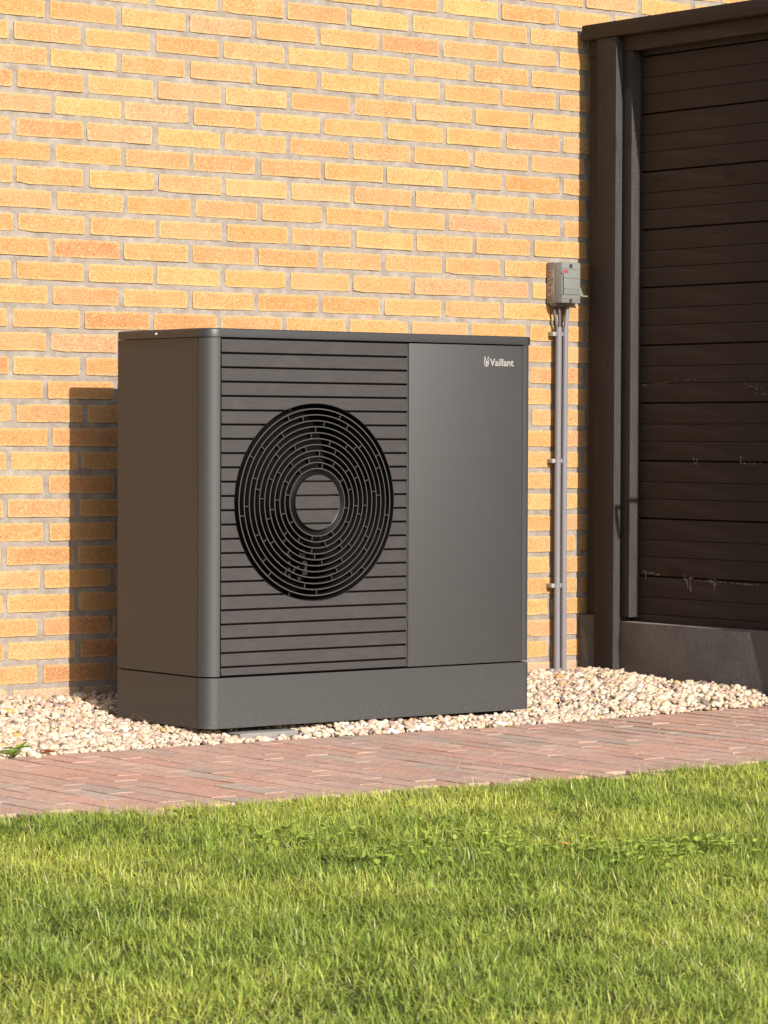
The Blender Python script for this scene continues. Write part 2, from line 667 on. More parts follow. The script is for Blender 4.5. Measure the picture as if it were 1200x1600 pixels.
# ------------------------------------------------------------------ brick wall
S_LEN, COURSE, X_J, Z_A = 0.23305, 0.06609, -0.0504, 1.9553
ROW_OFF = [0.0001, 0.0013, 0.0028, 0.009, 0.0161, 0.0059, 0.0171, 0.0113, 0.0235, 0.015, 0.0119, 0.0084, 0.01, -0.0017,
           0.0031, 0.0011, -0.0083, 0.0102, 0.0085, -0.0088, -0.0059, -0.0181, -0.0028, -0.0228, -0.0159, -0.0194,
           -0.0198, -0.0136, -0.0217]
wall = thing('brick_wall', 'house wall of sandy yellow and orange bricks with recessed grey mortar joints', 'wall')


def mortar_sheet():
    xs = np.arange(-3.0, 4.2, 0.03)
    zs = np.arange(-0.06, 2.75, 0.0165)
    X, Z = np.meshgrid(xs, zs)
    Y = 0.0029 + 0.0010 * np.sin(X * 31 + Z * 17) * np.sin(Z * 43 - X * 11) + rng.normal(0, 0.0006, X.shape)
    v = np.stack([X, Y, Z], -1).reshape(-1, 3)
    n, m = len(xs), len(zs)
    idx = np.arange(n * m).reshape(m, n)
    f = np.stack([idx[:-1, :-1], idx[:-1, 1:], idx[1:, 1:], idx[1:, :-1]], -1).reshape(-1, 4)
    return new_mesh('mortar', v.tolist(), f.tolist(), [M['mortar']], True)


mo = link('mortar', mortar_sheet(), wall)

BL, BH = 0.2165, 0.0502


def brick_outline(r, chip):
    hx, hz = BL / 2, BH / 2
    pts = []
    nl, ns = 6, 2
    rc = 0.0022
    for sx0, sz0, sx1, sz1, n in ((-1, -1, 1, -1, nl), (1, -1, 1, 1, ns), (1, 1, -1, 1, nl), (-1, 1, -1, -1, ns)):
        for i in range(n):
            s = (.075, .925)[i] if n == ns else (.016, .2, .4, .6, .8, .984)[i]
            pts.append([(sx0 + (sx1 - sx0) * s) * hx, (sz0 + (sz1 - sz0) * s) * hz])
    for p in pts:
        p[0] += r.gauss(0, 0.0006)
        p[1] += r.gauss(0, 0.0004)
    if chip:
        k = r.choice([0, 5, 8, 13])
        p = pts[k % len(pts)]
        p[0] *= 0.965
        p[1] *= 0.84
    return pts


def brick_geo(r, chip):
    pts = brick_outline(r, chip)
    n = len(pts)
    front = [(x * (1 - .0009 / abs(BL / 2)), 0.0, z * (1 - .0009 / (BH / 2))) for x, z in pts]
    rim = [(x, 0.0010, z) for x, z in pts]
    back = [(x, 0.060, z) for x, z in pts]
    v = front + rim + back
    f = [tuple(range(n))]
    for k in range(2):
        for i in range(n):
            j = (i + 1) % n
            f.append((k * n + j, k * n + i, (k + 1) * n + i, (k + 1) * n + j))
    return v, f


br_r = random.Random(3)
BRICKS = []
for i in range(16):
    v, f = brick_geo(br_r, i % 4 == 0)
    me = new_mesh('brick', v, f, [M['brick']])
    BRICKS.append((me, v, f))

PAL = [((0.500, 0.290, 0.122), 6), ((0.495, 0.277, 0.116), 6), ((0.485, 0.261, 0.110), 4.5), ((0.47, 0.243, 0.104), 2.0),
       ((0.510, 0.312, 0.130), 3), ((0.44, 0.222, 0.100), .5), ((0.49, 0.288, 0.144), 2.5)]
PAL_C = [p[0] for p in PAL]
PAL_W = [p[1] for p in PAL]


def brick_colour(r, x, z):
    # the right of the wall is yellower, the left more orange, as the delivery was laid
    wts = list(PAL_W)
    t = max(0, min(1, (x - 0.2) / 1.3))
    wts[0] *= 1 + 1.5 * t
    wts[4] *= 1 + 1.6 * t
    wts[2] *= 1.35 - t
    wts[3] *= 1.5 - 1.3 * t
    wts[5] *= 1.3 - 1.3 * t
    c = r.choices(PAL_C, wts)[0]
    k = r.uniform(0.91, 1.03)
    return [c[0] * k, c[1] * k * r.uniform(0.975, 1.025), c[2] * k * r.uniform(0.93, 1.1)]


field_v, field_f, field_c = [], [], []
n_single = 0
for row in range(-12, 31):
    zc = Z_A - row * COURSE
    off = ROW_OFF[row] if 0 <= row < 29 else br_r.gauss(0, 0.006)
    x_first = X_J + off + (0 if row % 2 == 0 else -S_LEN / 2) + S_LEN / 2
    for k in range(-12, 18):
        xc = x_first + k * S_LEN + br_r.gauss(0, 0.0016)
        if xc < -2.9 or xc > 4.1:
            continue
        px, py = project((xc, 0, zc))
        hidden = (205 < px < 800 and 548 < py < 1110) or (px > 945 and py > 55)
        seen = -55 < px < 1230 and -25 < py < 1120 and not hidden
        vi = br_r.randrange(16)
        me, v, f = BRICKS[vi]
        c = brick_colour(br_r, xc, zc)
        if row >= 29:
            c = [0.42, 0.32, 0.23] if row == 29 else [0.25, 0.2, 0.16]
        yj = br_r.uniform(-0.0012, 0.001)
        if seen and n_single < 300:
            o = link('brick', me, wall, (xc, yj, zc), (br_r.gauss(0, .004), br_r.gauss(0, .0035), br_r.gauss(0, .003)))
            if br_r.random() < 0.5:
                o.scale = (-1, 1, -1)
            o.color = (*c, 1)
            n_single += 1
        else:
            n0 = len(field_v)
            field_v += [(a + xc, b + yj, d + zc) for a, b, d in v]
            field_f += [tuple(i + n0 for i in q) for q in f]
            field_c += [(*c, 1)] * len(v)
me = new_mesh('brick', field_v, field_f, [M['brick_far']])
a = me.color_attributes.new('Col', 'FLOAT_COLOR', 'POINT')
a.data.foreach_set('color', np.array(field_c, np.float32).ravel())
fo = link('brick', me, wall)
fo['kind'] = 'stuff'

# ------------------------------------------------------------------ clinker path: pavers as parts
pv_r = random.Random(11)
PAV = []
PW, PL = 0.0655, 0.2005
for i in range(8):
    nx, ny = 3, 4
    v, f = [], []
    hx, hy = PW / 2, PL / 2 + .0002
    top = []
    for (x, y) in ((-1, -1), (0, -1.0), (1, -1), (1, 0), (1, 1), (0, 1), (-1, 1), (-1, 0)):
        top.append((x * hx + pv_r.gauss(0, .0012), y * hy + pv_r.gauss(0, .0012)))
    for sc, z in ((0.972, 0.0), (0.992, -0.0004), (1.0, -0.0014), (1.0, -0.045)):
        sy = 1 - (1 - sc) * PW / PL
        v += [(x * sc, y * sy, z + (pv_r.gauss(0, .0003) if z > -.01 else 0)) for x, y in top]
    f.append(tuple(range(8)))
    for k in range(3):
        for q in range(8):
            j = (q + 1) % 8
            f.append((k * 8 + j, k * 8 + q, (k + 1) * 8 + q, (k + 1) * 8 + j))
    PAV.append(new_mesh('paver', v, f, [M['paver']]))
PCOL = [(0.505, 0.325, 0.25), (0.48, 0.305, 0.235), (0.525, 0.345, 0.27), (0.475, 0.325, 0.258), (0.43, 0.335, 0.268), (0.53, 0.308, 0.23)]
npv = 0
rest_v, rest_f, rest_c = [], [], []
for i in range(-27, 56):
    xc = 0.03 + i * 0.0708
    first = (0.5 if i % 2 else 1.0) + pv_r.uniform(-.16, .0)      # the bond wanders from course to course
    y00 = path_edge(xc) - .002
    ys = [(y00 - PL * first / 2, first)] + [(y00 - PL * first - PL / 2 - 0.0018 - k * (PL + 0.0018), 1) for k in range(6)]
    for y, s in ys:
        if y - PL / 2 < np.interp(xc, LX, LY) - .10:
            continue
        px, py = project((xc, y, Z_PATH))
        zp = path_z(xc)
        c = pv_r.choices(PCOL, (4, 3, 3, 2, 1.2, 3))[0]
        k = pv_r.uniform(.91, 1.08)
        c = (c[0] * k, c[1] * k, c[2] * k, 1)
        pos = (xc + pv_r.gauss(0, .0012), y + pv_r.gauss(0, .0014), zp + pv_r.gauss(0, 0.0004))
        if -45 < px < 1245 and y > -1.95 and npv < 300:
            o = link('paver', PAV[pv_r.randrange(8)], path, pos, (pv_r.gauss(0, .0012), pv_r.gauss(0, .008), pv_r.gauss(0, .006)))
            o.scale = (1, s, 1)
            o.color = c
            npv += 1
        else:
            me = PAV[pv_r.randrange(8)]
            n0 = len(rest_v)
            rest_v += [(q.co.x + pos[0], q.co.y * s + pos[1], q.co.z + pos[2]) for q in me.vertices]
            rest_f += [tuple(q + n0 for q in p.vertices) for p in me.polygons]
            rest_c += [c] * len(me.vertices)
me = new_mesh('paver', rest_v, rest_f, [M['paver_far']])
a = me.color_attributes.new('Col', 'FLOAT_COLOR', 'POINT')
a.data.foreach_set('color', np.array(rest_c, np.float32).ravel())
o = link('paver', me, path)
o['kind'] = 'stuff'


# ------------------------------------------------------------------ gravel strip
def smooth(a, b, x):
    t = np.clip((x - a) / (b - a), 0, 1)
    return t * t * (3 - 2 * t)


def gravel_edge(x):
    return -.783 - .055 * np.clip(x + .1, 0, 2.2)


def gravel_h(x, y):
    t = y * .785 / gravel_edge(x)
    base = np.interp(t, [0, .06, .12, .2, .3, .5, .70, .785], [.040, .034, .022, .008, -.005, -.013, -.020, -.030])
    right = np.interp(t, [0, .3, .60, .74, .785], [.026, .024, .022, .010, -.018])
    k = smooth(1.1, 1.75, x)
    front = np.interp(t, [0, .62, .70, .76, .79], [0, 0, .006, .004, 0]) * smooth(.15, .4, x) * (1 - smooth(1.05, 1.3, x))
    dip = -.008 * np.exp(-((x - .18) / .09) ** 2 - ((t - .73) / .05) ** 2) - .006 * np.exp(-((x - 1.0) / .09) ** 2 - ((t - .69) / .05) ** 2)
    lump = .004 * np.sin(x * 9.1 + y * 5.3) * np.sin(y * 13.7 - x * 4.1) + .0025 * np.sin(x * 23 + y * 31)
    heap = .018 * np.exp(-((x - 1.86) / .10) ** 2 - ((t - .16) / .10) ** 2)
    return base * (1 - k) + right * k + front + dip + lump * np.clip((.79 - t) * 8, 0, 1) + heap


def gravel_bed():
    xs = np.arange(-3.0, 1.921, 0.03)
    ys = np.arange(-0.83, 0.004, 0.02)
    X, Y = np.meshgrid(xs, ys)
    Y = Y * (gravel_edge(X) + .006) / ys[0]
    Z = gravel_h(X, Y) - 0.010
    v = np.stack([X, Y, Z], -1).reshape(-1, 3)
    n, m = len(xs), len(ys)
    idx = np.arange(n * m).reshape(m, n)
    f = np.stack([idx[:-1, :-1], idx[:-1, 1:], idx[1:, 1:], idx[1:, :-1]], -1).reshape(-1, 4)
    return new_mesh('gravel_bed', v.tolist(), f.tolist(), [M['grit']], True)


gb = link('gravel_bed', gravel_bed())
gb['kind'] = 'structure'


def big_mesh(name, V, T, mat, col=None, smooth_shade=True, quads=False):
    """V (n,3), T (m,k) int arrays; fast build"""
    me = bpy.data.meshes.new(name)
    nv, nf, k = len(V), len(T), T.shape[1]
    me.vertices.add(nv)
    me.vertices.foreach_set('co', np.ascontiguousarray(V, np.float32).ravel())
    me.loops.add(nf * k)
    me.loops.foreach_set('vertex_index', np.ascontiguousarray(T, np.int32).ravel())
    me.polygons.add(nf)
    me.polygons.foreach_set('loop_start', np.arange(0, nf * k, k, dtype=np.int32))
    me.polygons.foreach_set('use_smooth', np.full(nf, smooth_shade))
    me.materials.append(mat)
    if col is not None:
        a = me.color_attributes.new('Col', 'FLOAT_COLOR', 'POINT')
        cc = np.ones((nv, 4), np.float32)
        cc[:, :3] = col
        a.data.foreach_set('color', cc.ravel())
    me.update(calc_edges=True)
    me.validate()
    return me


def pebble_variants(n, sub):
    out = []
    for i in range(n):
        bm = bmesh.new()
        bmesh.ops.create_icosphere(bm, subdivisions=sub, radius=1.0)
        o = Vector(rng.uniform(-50, 50, 3))
        for q in bm.verts:
            d = noise.noise(q.co * 0.9 + o) * 0.62 + noise.noise(q.co * 2.1 + o) * 0.34
            q.co *= 1 + d
            # flattened facets here and there
            q.co.x = max(-.85 - .1 * math.sin(i), min(.9, q.co.x))
        V = np.array([q.co[:] for q in bm.verts])
        bm.verts.index_update()
        T = np.array([[q.index for q in f.verts] for f in bm.faces])
        bm.free()
        out.append((V, T))
    return out


def build_gravel():
    st = 0.0118
    xs = np.arange(-1.05, 1.945, st)
    ys = np.arange(-0.905, -0.006, st)
    X, Y = np.meshgrid(xs, ys)
    X = X.ravel() + rng.uniform(-.5, .5, X.size) * st
    Y = Y.ravel() + rng.uniform(-.5, .5, Y.size) * st
    keep = ~((X > .05) & (X < 1.05) & (Y > -.63) & (Y < -.30))
    keep &= ~((X > 1.89) & (Y > -.19))
    keep &= ~((X > .085) & (X < .282) & (Y < -.66) & (Y > -.752) & (rng.random(X.size) < .93))
    keep &= ~((X > .905) & (X < 1.105) & (Y < -.60) & (Y > -.706) & (rng.random(X.size) < .90))
    keep &= X < 1.9232
    keep &= Y > gravel_edge(X)
    X, Y = X[keep], Y[keep]
    n = len(X)
    size = np.clip(rng.lognormal(math.log(.0062), .40, n), .0030, .0150)
    # loose ones along the path edge
    NL = 420
    lx = rng.uniform(-1.3, 1.92, NL)
    ly = gravel_edge(lx) + rng.uniform(-.004, .03, NL) - (rng.random(NL) < .08) * rng.uniform(0, .05, NL)
    Z = gravel_h(X, Y) + rng.uniform(-.005, .0045, n)
    X = np.concatenate([X, lx])
    Y = np.concatenate([Y, ly])
    Z = np.concatenate([Z, np.where(ly > gravel_edge(lx), gravel_h(lx, ly) + .001, Z_PATH + .004 + .012 * smooth(.9, 1.95, lx))])
    size = np.concatenate([size, rng.uniform(.0035, .0085, NL)])
    n += NL
    pal = np.array([(.58, .47, .345), (.63, .54, .42), (.51, .39, .28), (.54, .39, .30), (.66, .595, .49), (.44, .30, .215),
                    (.22, .17, .15), (.56, .36, .15), (.39, .31, .26)])
    wt = np.array([6, 5, 4, 3.4, 2.6, 2.2, .9, .6, 1.6])
    ci = rng.choice(len(pal), n, p=wt / wt.sum())
    colr = pal[ci] * rng.uniform(.86, 1.12, (n, 1)) * rng.uniform(.96, 1.04, (n, 3))
    var = pebble_variants(14, 2)
    VV, TT, CC = [], [], []
    base = 0
    vi = rng.integers(0, 14, n)
    for k, (V, T) in enumerate(var):
        ids = np.where(vi == k)[0]
        m = len(ids)
        asp = np.stack([rng.uniform(.9, 1.35, m), rng.uniform(.75, 1.1, m), rng.uniform(.55, .85, m)], -1) * size[ids, None]
        P = V[None] * asp[:, None]
        # random tilt, then spin
        t1 = rng.normal(0, .45, m)
        th = rng.uniform(0, 2 * np.pi, m)
        c, s = np.cos(t1)[:, None], np.sin(t1)[:, None]
        x, y, z = P[..., 0], P[..., 1], P[..., 2]
        y, z = y * c - z * s, y * s + z * c
        c, s = np.cos(th)[:, None], np.sin(th)[:, None]
        x, y = x * c - y * s, x * s + y * c
        P = np.stack([x + X[ids, None], y + Y[ids, None], z + Z[ids, None]], -1).reshape(-1, 3)
        VV.append(P)
        TT.append((T[None] + (np.arange(m) * len(V))[:, None, None]).reshape(-1, 3) + base)
        CC.append(np.repeat(colr[ids], len(V), 0))
        base += m * len(V)
    V = np.concatenate(VV)
    V[:, 1] = np.minimum(V[:, 1], 0.003)
    me = big_mesh('gravel', V, np.concatenate(TT), M['gravel'], np.concatenate(CC))
    o = link('gravel', me)
    o['kind'] = 'stuff'
    o['label'] = 'cream and tan pebble gravel along the foot of the brick wall'


build_gravel()

# ------------------------------------------------------------------ heat pump
X1, YB, YF = 1.1105, -0.285, -0.7144
RC = 0.042
Z_SEAM, Z_LB, Z_LT = 0.1345, 1.0315, 1.0545
X_LV0, X_LV1, X_PN1 = 0.0453, 0.6706, 1.0787
FCX, FCZ = 0.3554, 0.594
hp = thing('heat_pump', 'anthracite outdoor heat pump with slatted front and round fan grille, standing before the brick wall', 'heat pump')


def arc(cx, cy, r, a0, a1, n):
    return [(cx + r * math.cos(R(a0 + (a1 - a0) * i / n)), cy + r * math.sin(R(a0 + (a1 - a0) * i / n))) for i in range(n + 1)]


def rounded_plan(x0, x1, y0, y1, rf, rb, n=12):
    """counter-clockwise from the front-left corner"""
    p = arc(x0 + rf, y0 + rf, rf, 180, 270, n) + arc(x1 - rf * .6, y0 + rf * .6, rf * .6, 270, 360, n)
    p += arc(x1 - rb, y1 - rb, rb, 0, 90, 3) + arc(x0 + rb, y1 - rb, rb, 90, 180, 3)
    return p


# lid
m = MB()
m.prism(rounded_plan(-.003, X1 + .006, YF - .003, YB + .003, RC + .002, .012), Z_LB, Z_LT, 0.0045)
m.build('lid', M['lid'], hp, smooth=50)
m = MB()
m.lathe_y(0, 0, [(0.0, -.0028), (.0032, -.0024), (.0042, 0), (.0042, .002)], 14)
m.build('screw', M['zinc'], hp, (-.0042, -.4804, 1.043), 40, (0, 0, R(-90)))
# left side, rear and right panels
Y_SS = -0.6755
m = MB()
m.prism([(0, Y_SS + .0024), (.004, Y_SS + .0024), (.004, YB), (0, YB)], Z_SEAM + .003, Z_LB - .0012, .0008)
m.build('side_panel', M['coat'], hp)
m = MB()
m.box(.0045, X1 - .0045, YB - .004, YB - .0003, Z_SEAM + .003, Z_LB - .001)
m.build('rear_panel', M['coat'], hp)
m = MB()
m.prism([(X1 - .004, YF + .03), (X1, YF + .03), (X1, YB), (X1 - .004, YB)], Z_SEAM + .003, Z_LB - .0012, .0008)
m.build('side_panel', M['coat'], hp)
for z0_, z1_ in ((.001, Z_SEAM - .0014), (Z_SEAM + .0032, Z_LB - .0014)):
    m = MB()
    m.box(.0007, .0045, Y_SS - .0006, Y_SS + .0022, z0_, z1_)
    m.build('seam_shade', M['dark'], hp)  # added dark strip, stands in for the shade inside the seam
# rounded front corner posts
m = MB()
out = [(0.0, Y_SS - .0008)] + arc(RC, YF + RC, RC, 180, 270, 16)[1:] + [(X_LV0 - .0012, YF), (X_LV0 - .0012, YF + .022), (X_LV0 - .006, YF + .022)]
out += [(RC + .002, YF + .006)] + list(reversed(arc(RC, YF + RC, RC - .006, 180, 270, 10))) + [(.006, Y_SS - .0008)]
m.prism(out, Z_SEAM + .003, Z_LB - .0012)
m.build('corner_post', M['coat'], hp, smooth=35)
rr = .019
m = MB()
out = [(X_PN1 + .0008, YF + .001)] + arc(X1 - rr, YF + rr + .001, rr, 270, 360, 10) + [(X1, YF + .0288), (X1 - .005, YF + .0288), (X1 - .005, YF + .02), (X_PN1 + .0008, YF + .012)]
m.prism(out, Z_SEAM + .003, Z_LB - .0012)
m.build('corner_post', M['coat'], hp, smooth=35)
# right front panel
m = MB()
m.prism([(X_LV1 + .001, Z_SEAM + .0028), (X_PN1 - .0008, Z_SEAM + .0028), (X_PN1 - .0008, Z_LB - .004), (X_LV1 + .001, Z_LB - .004)],
        YF + .018, YF, 0)
v = m.v
m = MB()
m.box(X_LV1 + .001, X_PN1 - .0008, YF, YF + .018, Z_SEAM + .0028, Z_LB - .004, .0014)
m.build('front_panel', M['coat'], hp, smooth=40)
# plinth: left cheek, front with rounded corner, right cheek, rear
m = MB()
m.box(0, .004, Y_SS + .0024, YB, 0.0, Z_SEAM - .0012)
m.build('plinth_side', M['coat'], hp)
m = MB()
m.box(X1 - .004, X1, YF + .05, YB, 0.0, Z_SEAM - .0012)
m.build('plinth_side', M['coat'], hp)
m = MB()
m.box(.0045, X1 - .0045, YB - .004, YB - .0003, 0.0, Z_SEAM - .0012)
m.build('plinth_rear', M['coat'], hp)
m = MB()
out = [(0.0, Y_SS - .0008)] + arc(RC, YF + RC, RC, 180, 270, 16)[1:] + arc(X1 - rr, YF + rr, rr, 270, 360, 10)
out += [(X1, YF + .0488), (X1 - .004, YF + .0488)] + list(reversed(arc(X1 - rr, YF + rr, rr - .004, 270, 360, 8)))
out += list(reversed(arc(RC, YF + RC, RC - .004, 180, 270, 12))) + [(.004, Y_SS - .0008)]
m.prism(out, 0.0, Z_SEAM - .0012)
m.build('plinth_front', M['coat'], hp, smooth=35)
# dark inner chassis behind the joints (keeps the cabinet shut)
m = MB()
m.box(.019, X1 - .012, YF + .019, YB - .012, Z_SEAM - .02, Z_SEAM - .006)
m.build('base_pan', M['dark'], hp)
m = MB()
m.box(.012, X1 - .012, YF + .0145, YB - .012, Z_LB - .02, Z_LB - .0015)
m.build('top_pan', M['dark'], hp)
m = MB()
m.box(X_LV1 - .004, X_LV1 + .020, YF + .020, YB - .012, Z_SEAM - .004, Z_LB - .022)
m.build('partition', M['dark'], hp)
m = MB()
m.box(.0078, .011, YF + .0365, YB - .006, .004, Z_LB - .021)
m.build('side_liner', M['dark'], hp)

# louvre backing sheet with round opening
RO = 0.266
m = MB()
seg = 96
x0, x1, z0, z1 = X_LV0 - .004, X_LV1 + .004, Z_SEAM + .001, Z_LB - .002
v, f = [], []
for k in range(seg):
    th = 2 * math.pi * k / seg
    c, s = math.cos(th), math.sin(th)
    v.append((FCX + RO * c, YF + .0135, FCZ + RO * s))
    tx = ((x1 - FCX) / c if c > 1e-6 else (x0 - FCX) / c if c < -1e-6 else 1e9)
    tz = ((z1 - FCZ) / s if s > 1e-6 else (z0 - FCZ) / s if s < -1e-6 else 1e9)
    t = min(tx, tz)
    v.append((FCX + t * c, YF + .0135, FCZ + t * s))
for cx, cz in ((x0, z0), (x1, z0), (x1, z1), (x0, z1)):
    v.append((cx, YF + .0135, cz))
for k in range(seg):
    j = (k + 1) % seg
    f.append((2 * k, 2 * j, 2 * j + 1, 2 * k + 1))
    a, b = v[2 * k + 1], v[2 * j + 1]
    for q, (cx, cz) in enumerate(((x0, z0), (x1, z0), (x1, z1), (x0, z1))):
        if (abs(a[0] - cx) < 1e-6 and abs(b[2] - cz) < 1e-6 and abs(a[2] - cz) > 1e-6) or (abs(b[0] - cx) < 1e-6 and abs(a[2] - cz) < 1e-6 and abs(b[2] - cz) > 1e-6):
            f.append((2 * k + 1, 2 * j + 1, 2 * seg + q))
m.add(v, f)
m.build('louvre_backing', M['dark'], hp)

# slats: every strip of the front its own part, cut by the round opening
PITCH = 0.03764
lines = [0.9891 - PITCH * k for k in range(23)]
bounds = [(lines[0], Z_LB - .0062)] + [(lines[k + 1], lines[k]) for k in range(22)] + [(Z_SEAM + .0045, lines[22])]
GAP = 0.0052


def slat_piece(poly, y0, yd):
    """poly in XZ counter-clockwise seen from the front; small bevel on the front rim"""
    mm = MB()
    mm.prism(poly, y0 + yd, y0, 0, axis='y')
    return mm


def slat_poly(xa, xb, za, zb, side):
    ra = RO - .0004
    n = 6
    pts = []

    def cx_at(z):
        d = z - FCZ
        h = math.sqrt(max(0, ra * ra - d * d))
        return h
    if side == 'full':
        return [(xa, za), (xb, za), (xb, zb), (xa, zb)]
    zs = [za + (zb - za) * i / n for i in range(n + 1)]
    if side == 'left':
        return [(xa, za)] + [(FCX - cx_at(z), z) for z in zs] + [(xa, zb)]
    return [(xb, zb)] + [(FCX + cx_at(z), z) for z in reversed(zs)] + [(xb, za)]


def add_slat(poly, y0=YF + .0008, d=.0105):
    n = len(poly)
    P = [Vector(p) for p in poly]
    mm = MB()
    # front face, 1.2 mm softened rim, sides
    cen = sum(P, Vector((0, 0))) / n
    zmin, zmax = min(p.y for p in P), max(p.y for p in P)
    fr = []
    for p in P:
        q = p.copy()
        q.y += .0011 if p.y < zmin + 1e-5 else (-.0011 if p.y > zmax - 1e-5 else 0)
        fr.append(q)
    # the strip leans: its lower edge stands 1 mm proud, as louvre strips do
    ft = lambda q: (q.x, y0 + .0014 * (q.y - zmin) / max(1e-6, zmax - zmin), q.y)
    v = [ft(q) for q in fr] + [(p.x, y0 + .0016, p.y) for p in P] + [(p.x, y0 + d, p.y) for p in P]
    f = [tuple(range(n))]
    for k in range(2):
        for i in range(n):
            j = (i + 1) % n
            f.append((k * n + j, k * n + i, (k + 1) * n + i, (k + 1) * n + j))
    mm.add(v, f)
    mm.build('slat', M['slat'], hp)


XA, XB = X_LV0 + .0035, X_LV1 - .0055
for i, (zb_, zt_) in enumerate(bounds):
    za, zb = zb_ + GAP / 2, zt_ - GAP / 2
    if i == 0:
        zb = zt_
    if i == 23:
        za = zb_
    ra = RO - .0004
    inside = [z for z in (za, zb) if abs(z - FCZ) < ra]
    if len(inside) == 0:
        add_slat(slat_poly(XA, XB, za, zb, 'full'))
    elif len(inside) == 2:
        add_slat(slat_poly(XA, XB, za, zb, 'left'))
        add_slat(slat_poly(XA, XB, za, zb, 'right'))
    else:
        # the opening's crown lies inside this strip: notch it
        top = abs(za - FCZ) < ra        # crown near the strip's lower edge
        z_in = za if top else zb
        z_out = zb if top else za
        h = math.sqrt(max(1e-8, ra * ra - (z_in - FCZ) ** 2))
        n = 10
        a0 = math.atan2(z_in - FCZ, -h)
        a1 = math.atan2(z_in - FCZ, h)
        cur = [(FCX + ra * math.cos(a0 + (a1 - a0) * k / n), FCZ + ra * math.sin(a0 + (a1 - a0) * k / n)) for k in range(n + 1)]
        if top:
            poly = [(XA, za)] + cur + [(XB, za), (XB, zb), (XA, zb)]
        else:
            poly = [(XA, zb), (XA, za), (XB, za), (XB, zb)] + list(reversed(cur))
        add_slat(poly)
# thin upright frame beside the slats, right
m = MB()
m.box(X_LV1 - .0050, X_LV1 - .0006, YF + .0004, YF + .0130, Z_SEAM + .004, Z_LB - .0064, .0008)
m.build('louvre_frame', M['slat'], hp)

# grille: funnel, rings, struts, hub
m = MB()
m.lathe_y(FCX, FCZ, [(RO - .0002, YF + .0125), (RO - .0003, YF + .0002), (RO - .0014, YF + .0004), (RO - .0040, YF + .022), (RO - .0050, YF + .044), (RO - .006, YF + .06)], 128)
m.build('grille_funnel', M['black'], hp, smooth=50)
RINGS = [0.2510 - 0.01600 * k for k in range(11)]


def ring_y(r):
    return YF - 0.0005 - 0.007 * (1 - (r - .091) / .16)


TH = 0.0030
gm = MB()
gm.lathe_y(FCX, FCZ, [(RINGS[0] - TH / 2, ring_y(.251) + .0006), (RINGS[0] + TH / 2, ring_y(.251) + .0006), (RINGS[0] + TH / 2 + .0004, ring_y(.251) + .026), (RINGS[0] - TH / 2, ring_y(.251) + .026)], 128, True)
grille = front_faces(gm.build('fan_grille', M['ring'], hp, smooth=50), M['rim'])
for k, rr_ in enumerate(RINGS[1:]):
    m = MB()
    y = ring_y(rr_)
    m.lathe_y(FCX, FCZ, [(rr_ - TH * .42, y), (rr_ + TH * .42, y), (rr_ + TH / 2, y + .0008), (rr_ + TH / 2 + .0003, y + .030), (rr_ - TH / 2, y + .030), (rr_ - TH / 2, y + .0008)], 112, True)
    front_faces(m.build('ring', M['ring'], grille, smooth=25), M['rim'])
PH = [20, 28, 6.5, 0.8, 33, 14, 24, 5, 30, 11]
gr_r = random.Random(5)
m = MB()
for k in range(10):
    ra, rb = RINGS[k + 1], RINGS[k]
    ym = ring_y((ra + rb) / 2)
    nst = 9 if k < 7 else 8
    for s in range(nst):
        th = R(90 - PH[k] - 360 / nst * s + gr_r.uniform(-2, 2))
        c, sn = math.cos(th), math.sin(th)
        t = .0009
        v = []
        for y in (ym + .0015, ym + .020):
            for r_, q in ((ra, -t), (rb, -t), (rb, t), (ra, t)):
                v.append((FCX + r_ * c - q * sn, y, FCZ + r_ * sn + q * c))
        m.add(v, [(0, 1, 2, 3), (7, 6, 5, 4), (0, 4, 5, 1), (2, 6, 7, 3)])
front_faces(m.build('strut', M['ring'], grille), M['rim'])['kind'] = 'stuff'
RH = 0.0742
m = MB()
yh = ring_y(.08) - .0012
m.lathe_y(FCX, FCZ, [(RINGS[10] - TH / 2 - .0002, yh + .0030), (RH + .006, yh + .012), (RH + .0012, yh + .006), (RH + .0003, yh - .0002), (RH - .0012, yh + .0006), (RH - .003, yh + .012), (0.0, yh + .0125)], 96)
hub = m.build('hub', M['black'], grille, smooth=40)
for i, (zb_, zt_) in enumerate(bounds):
    za, zb = zb_ + GAP / 2, zt_ - GAP / 2
    ra = RH - .0004
    lo, hi = max(za, FCZ - ra + 1e-4), min(zb, FCZ + ra - 1e-4)
    if hi - lo < .002:
        continue
    n = 8
    zs = [lo + (hi - lo) * q / n for q in range(n + 1)]
    h = lambda z: math.sqrt(max(0, ra * ra - (z - FCZ) ** 2))
    poly = [(FCX + h(z), z) for z in zs] + [(FCX - h(z), z) for z in reversed(zs)]
    mm = MB()
    n = len(poly)
    v = [(x, yh + .0004, z) for x, z in poly] + [(x, yh + .011, z) for x, z in poly]
    f = [tuple(range(n))] + [(q, (q + 1) % n + 0, (q + 1) % n + n, q + n)[::-1] for q in range(n)]
    mm.add(v, f)
    mm.build('slat', M['slat'], grille)
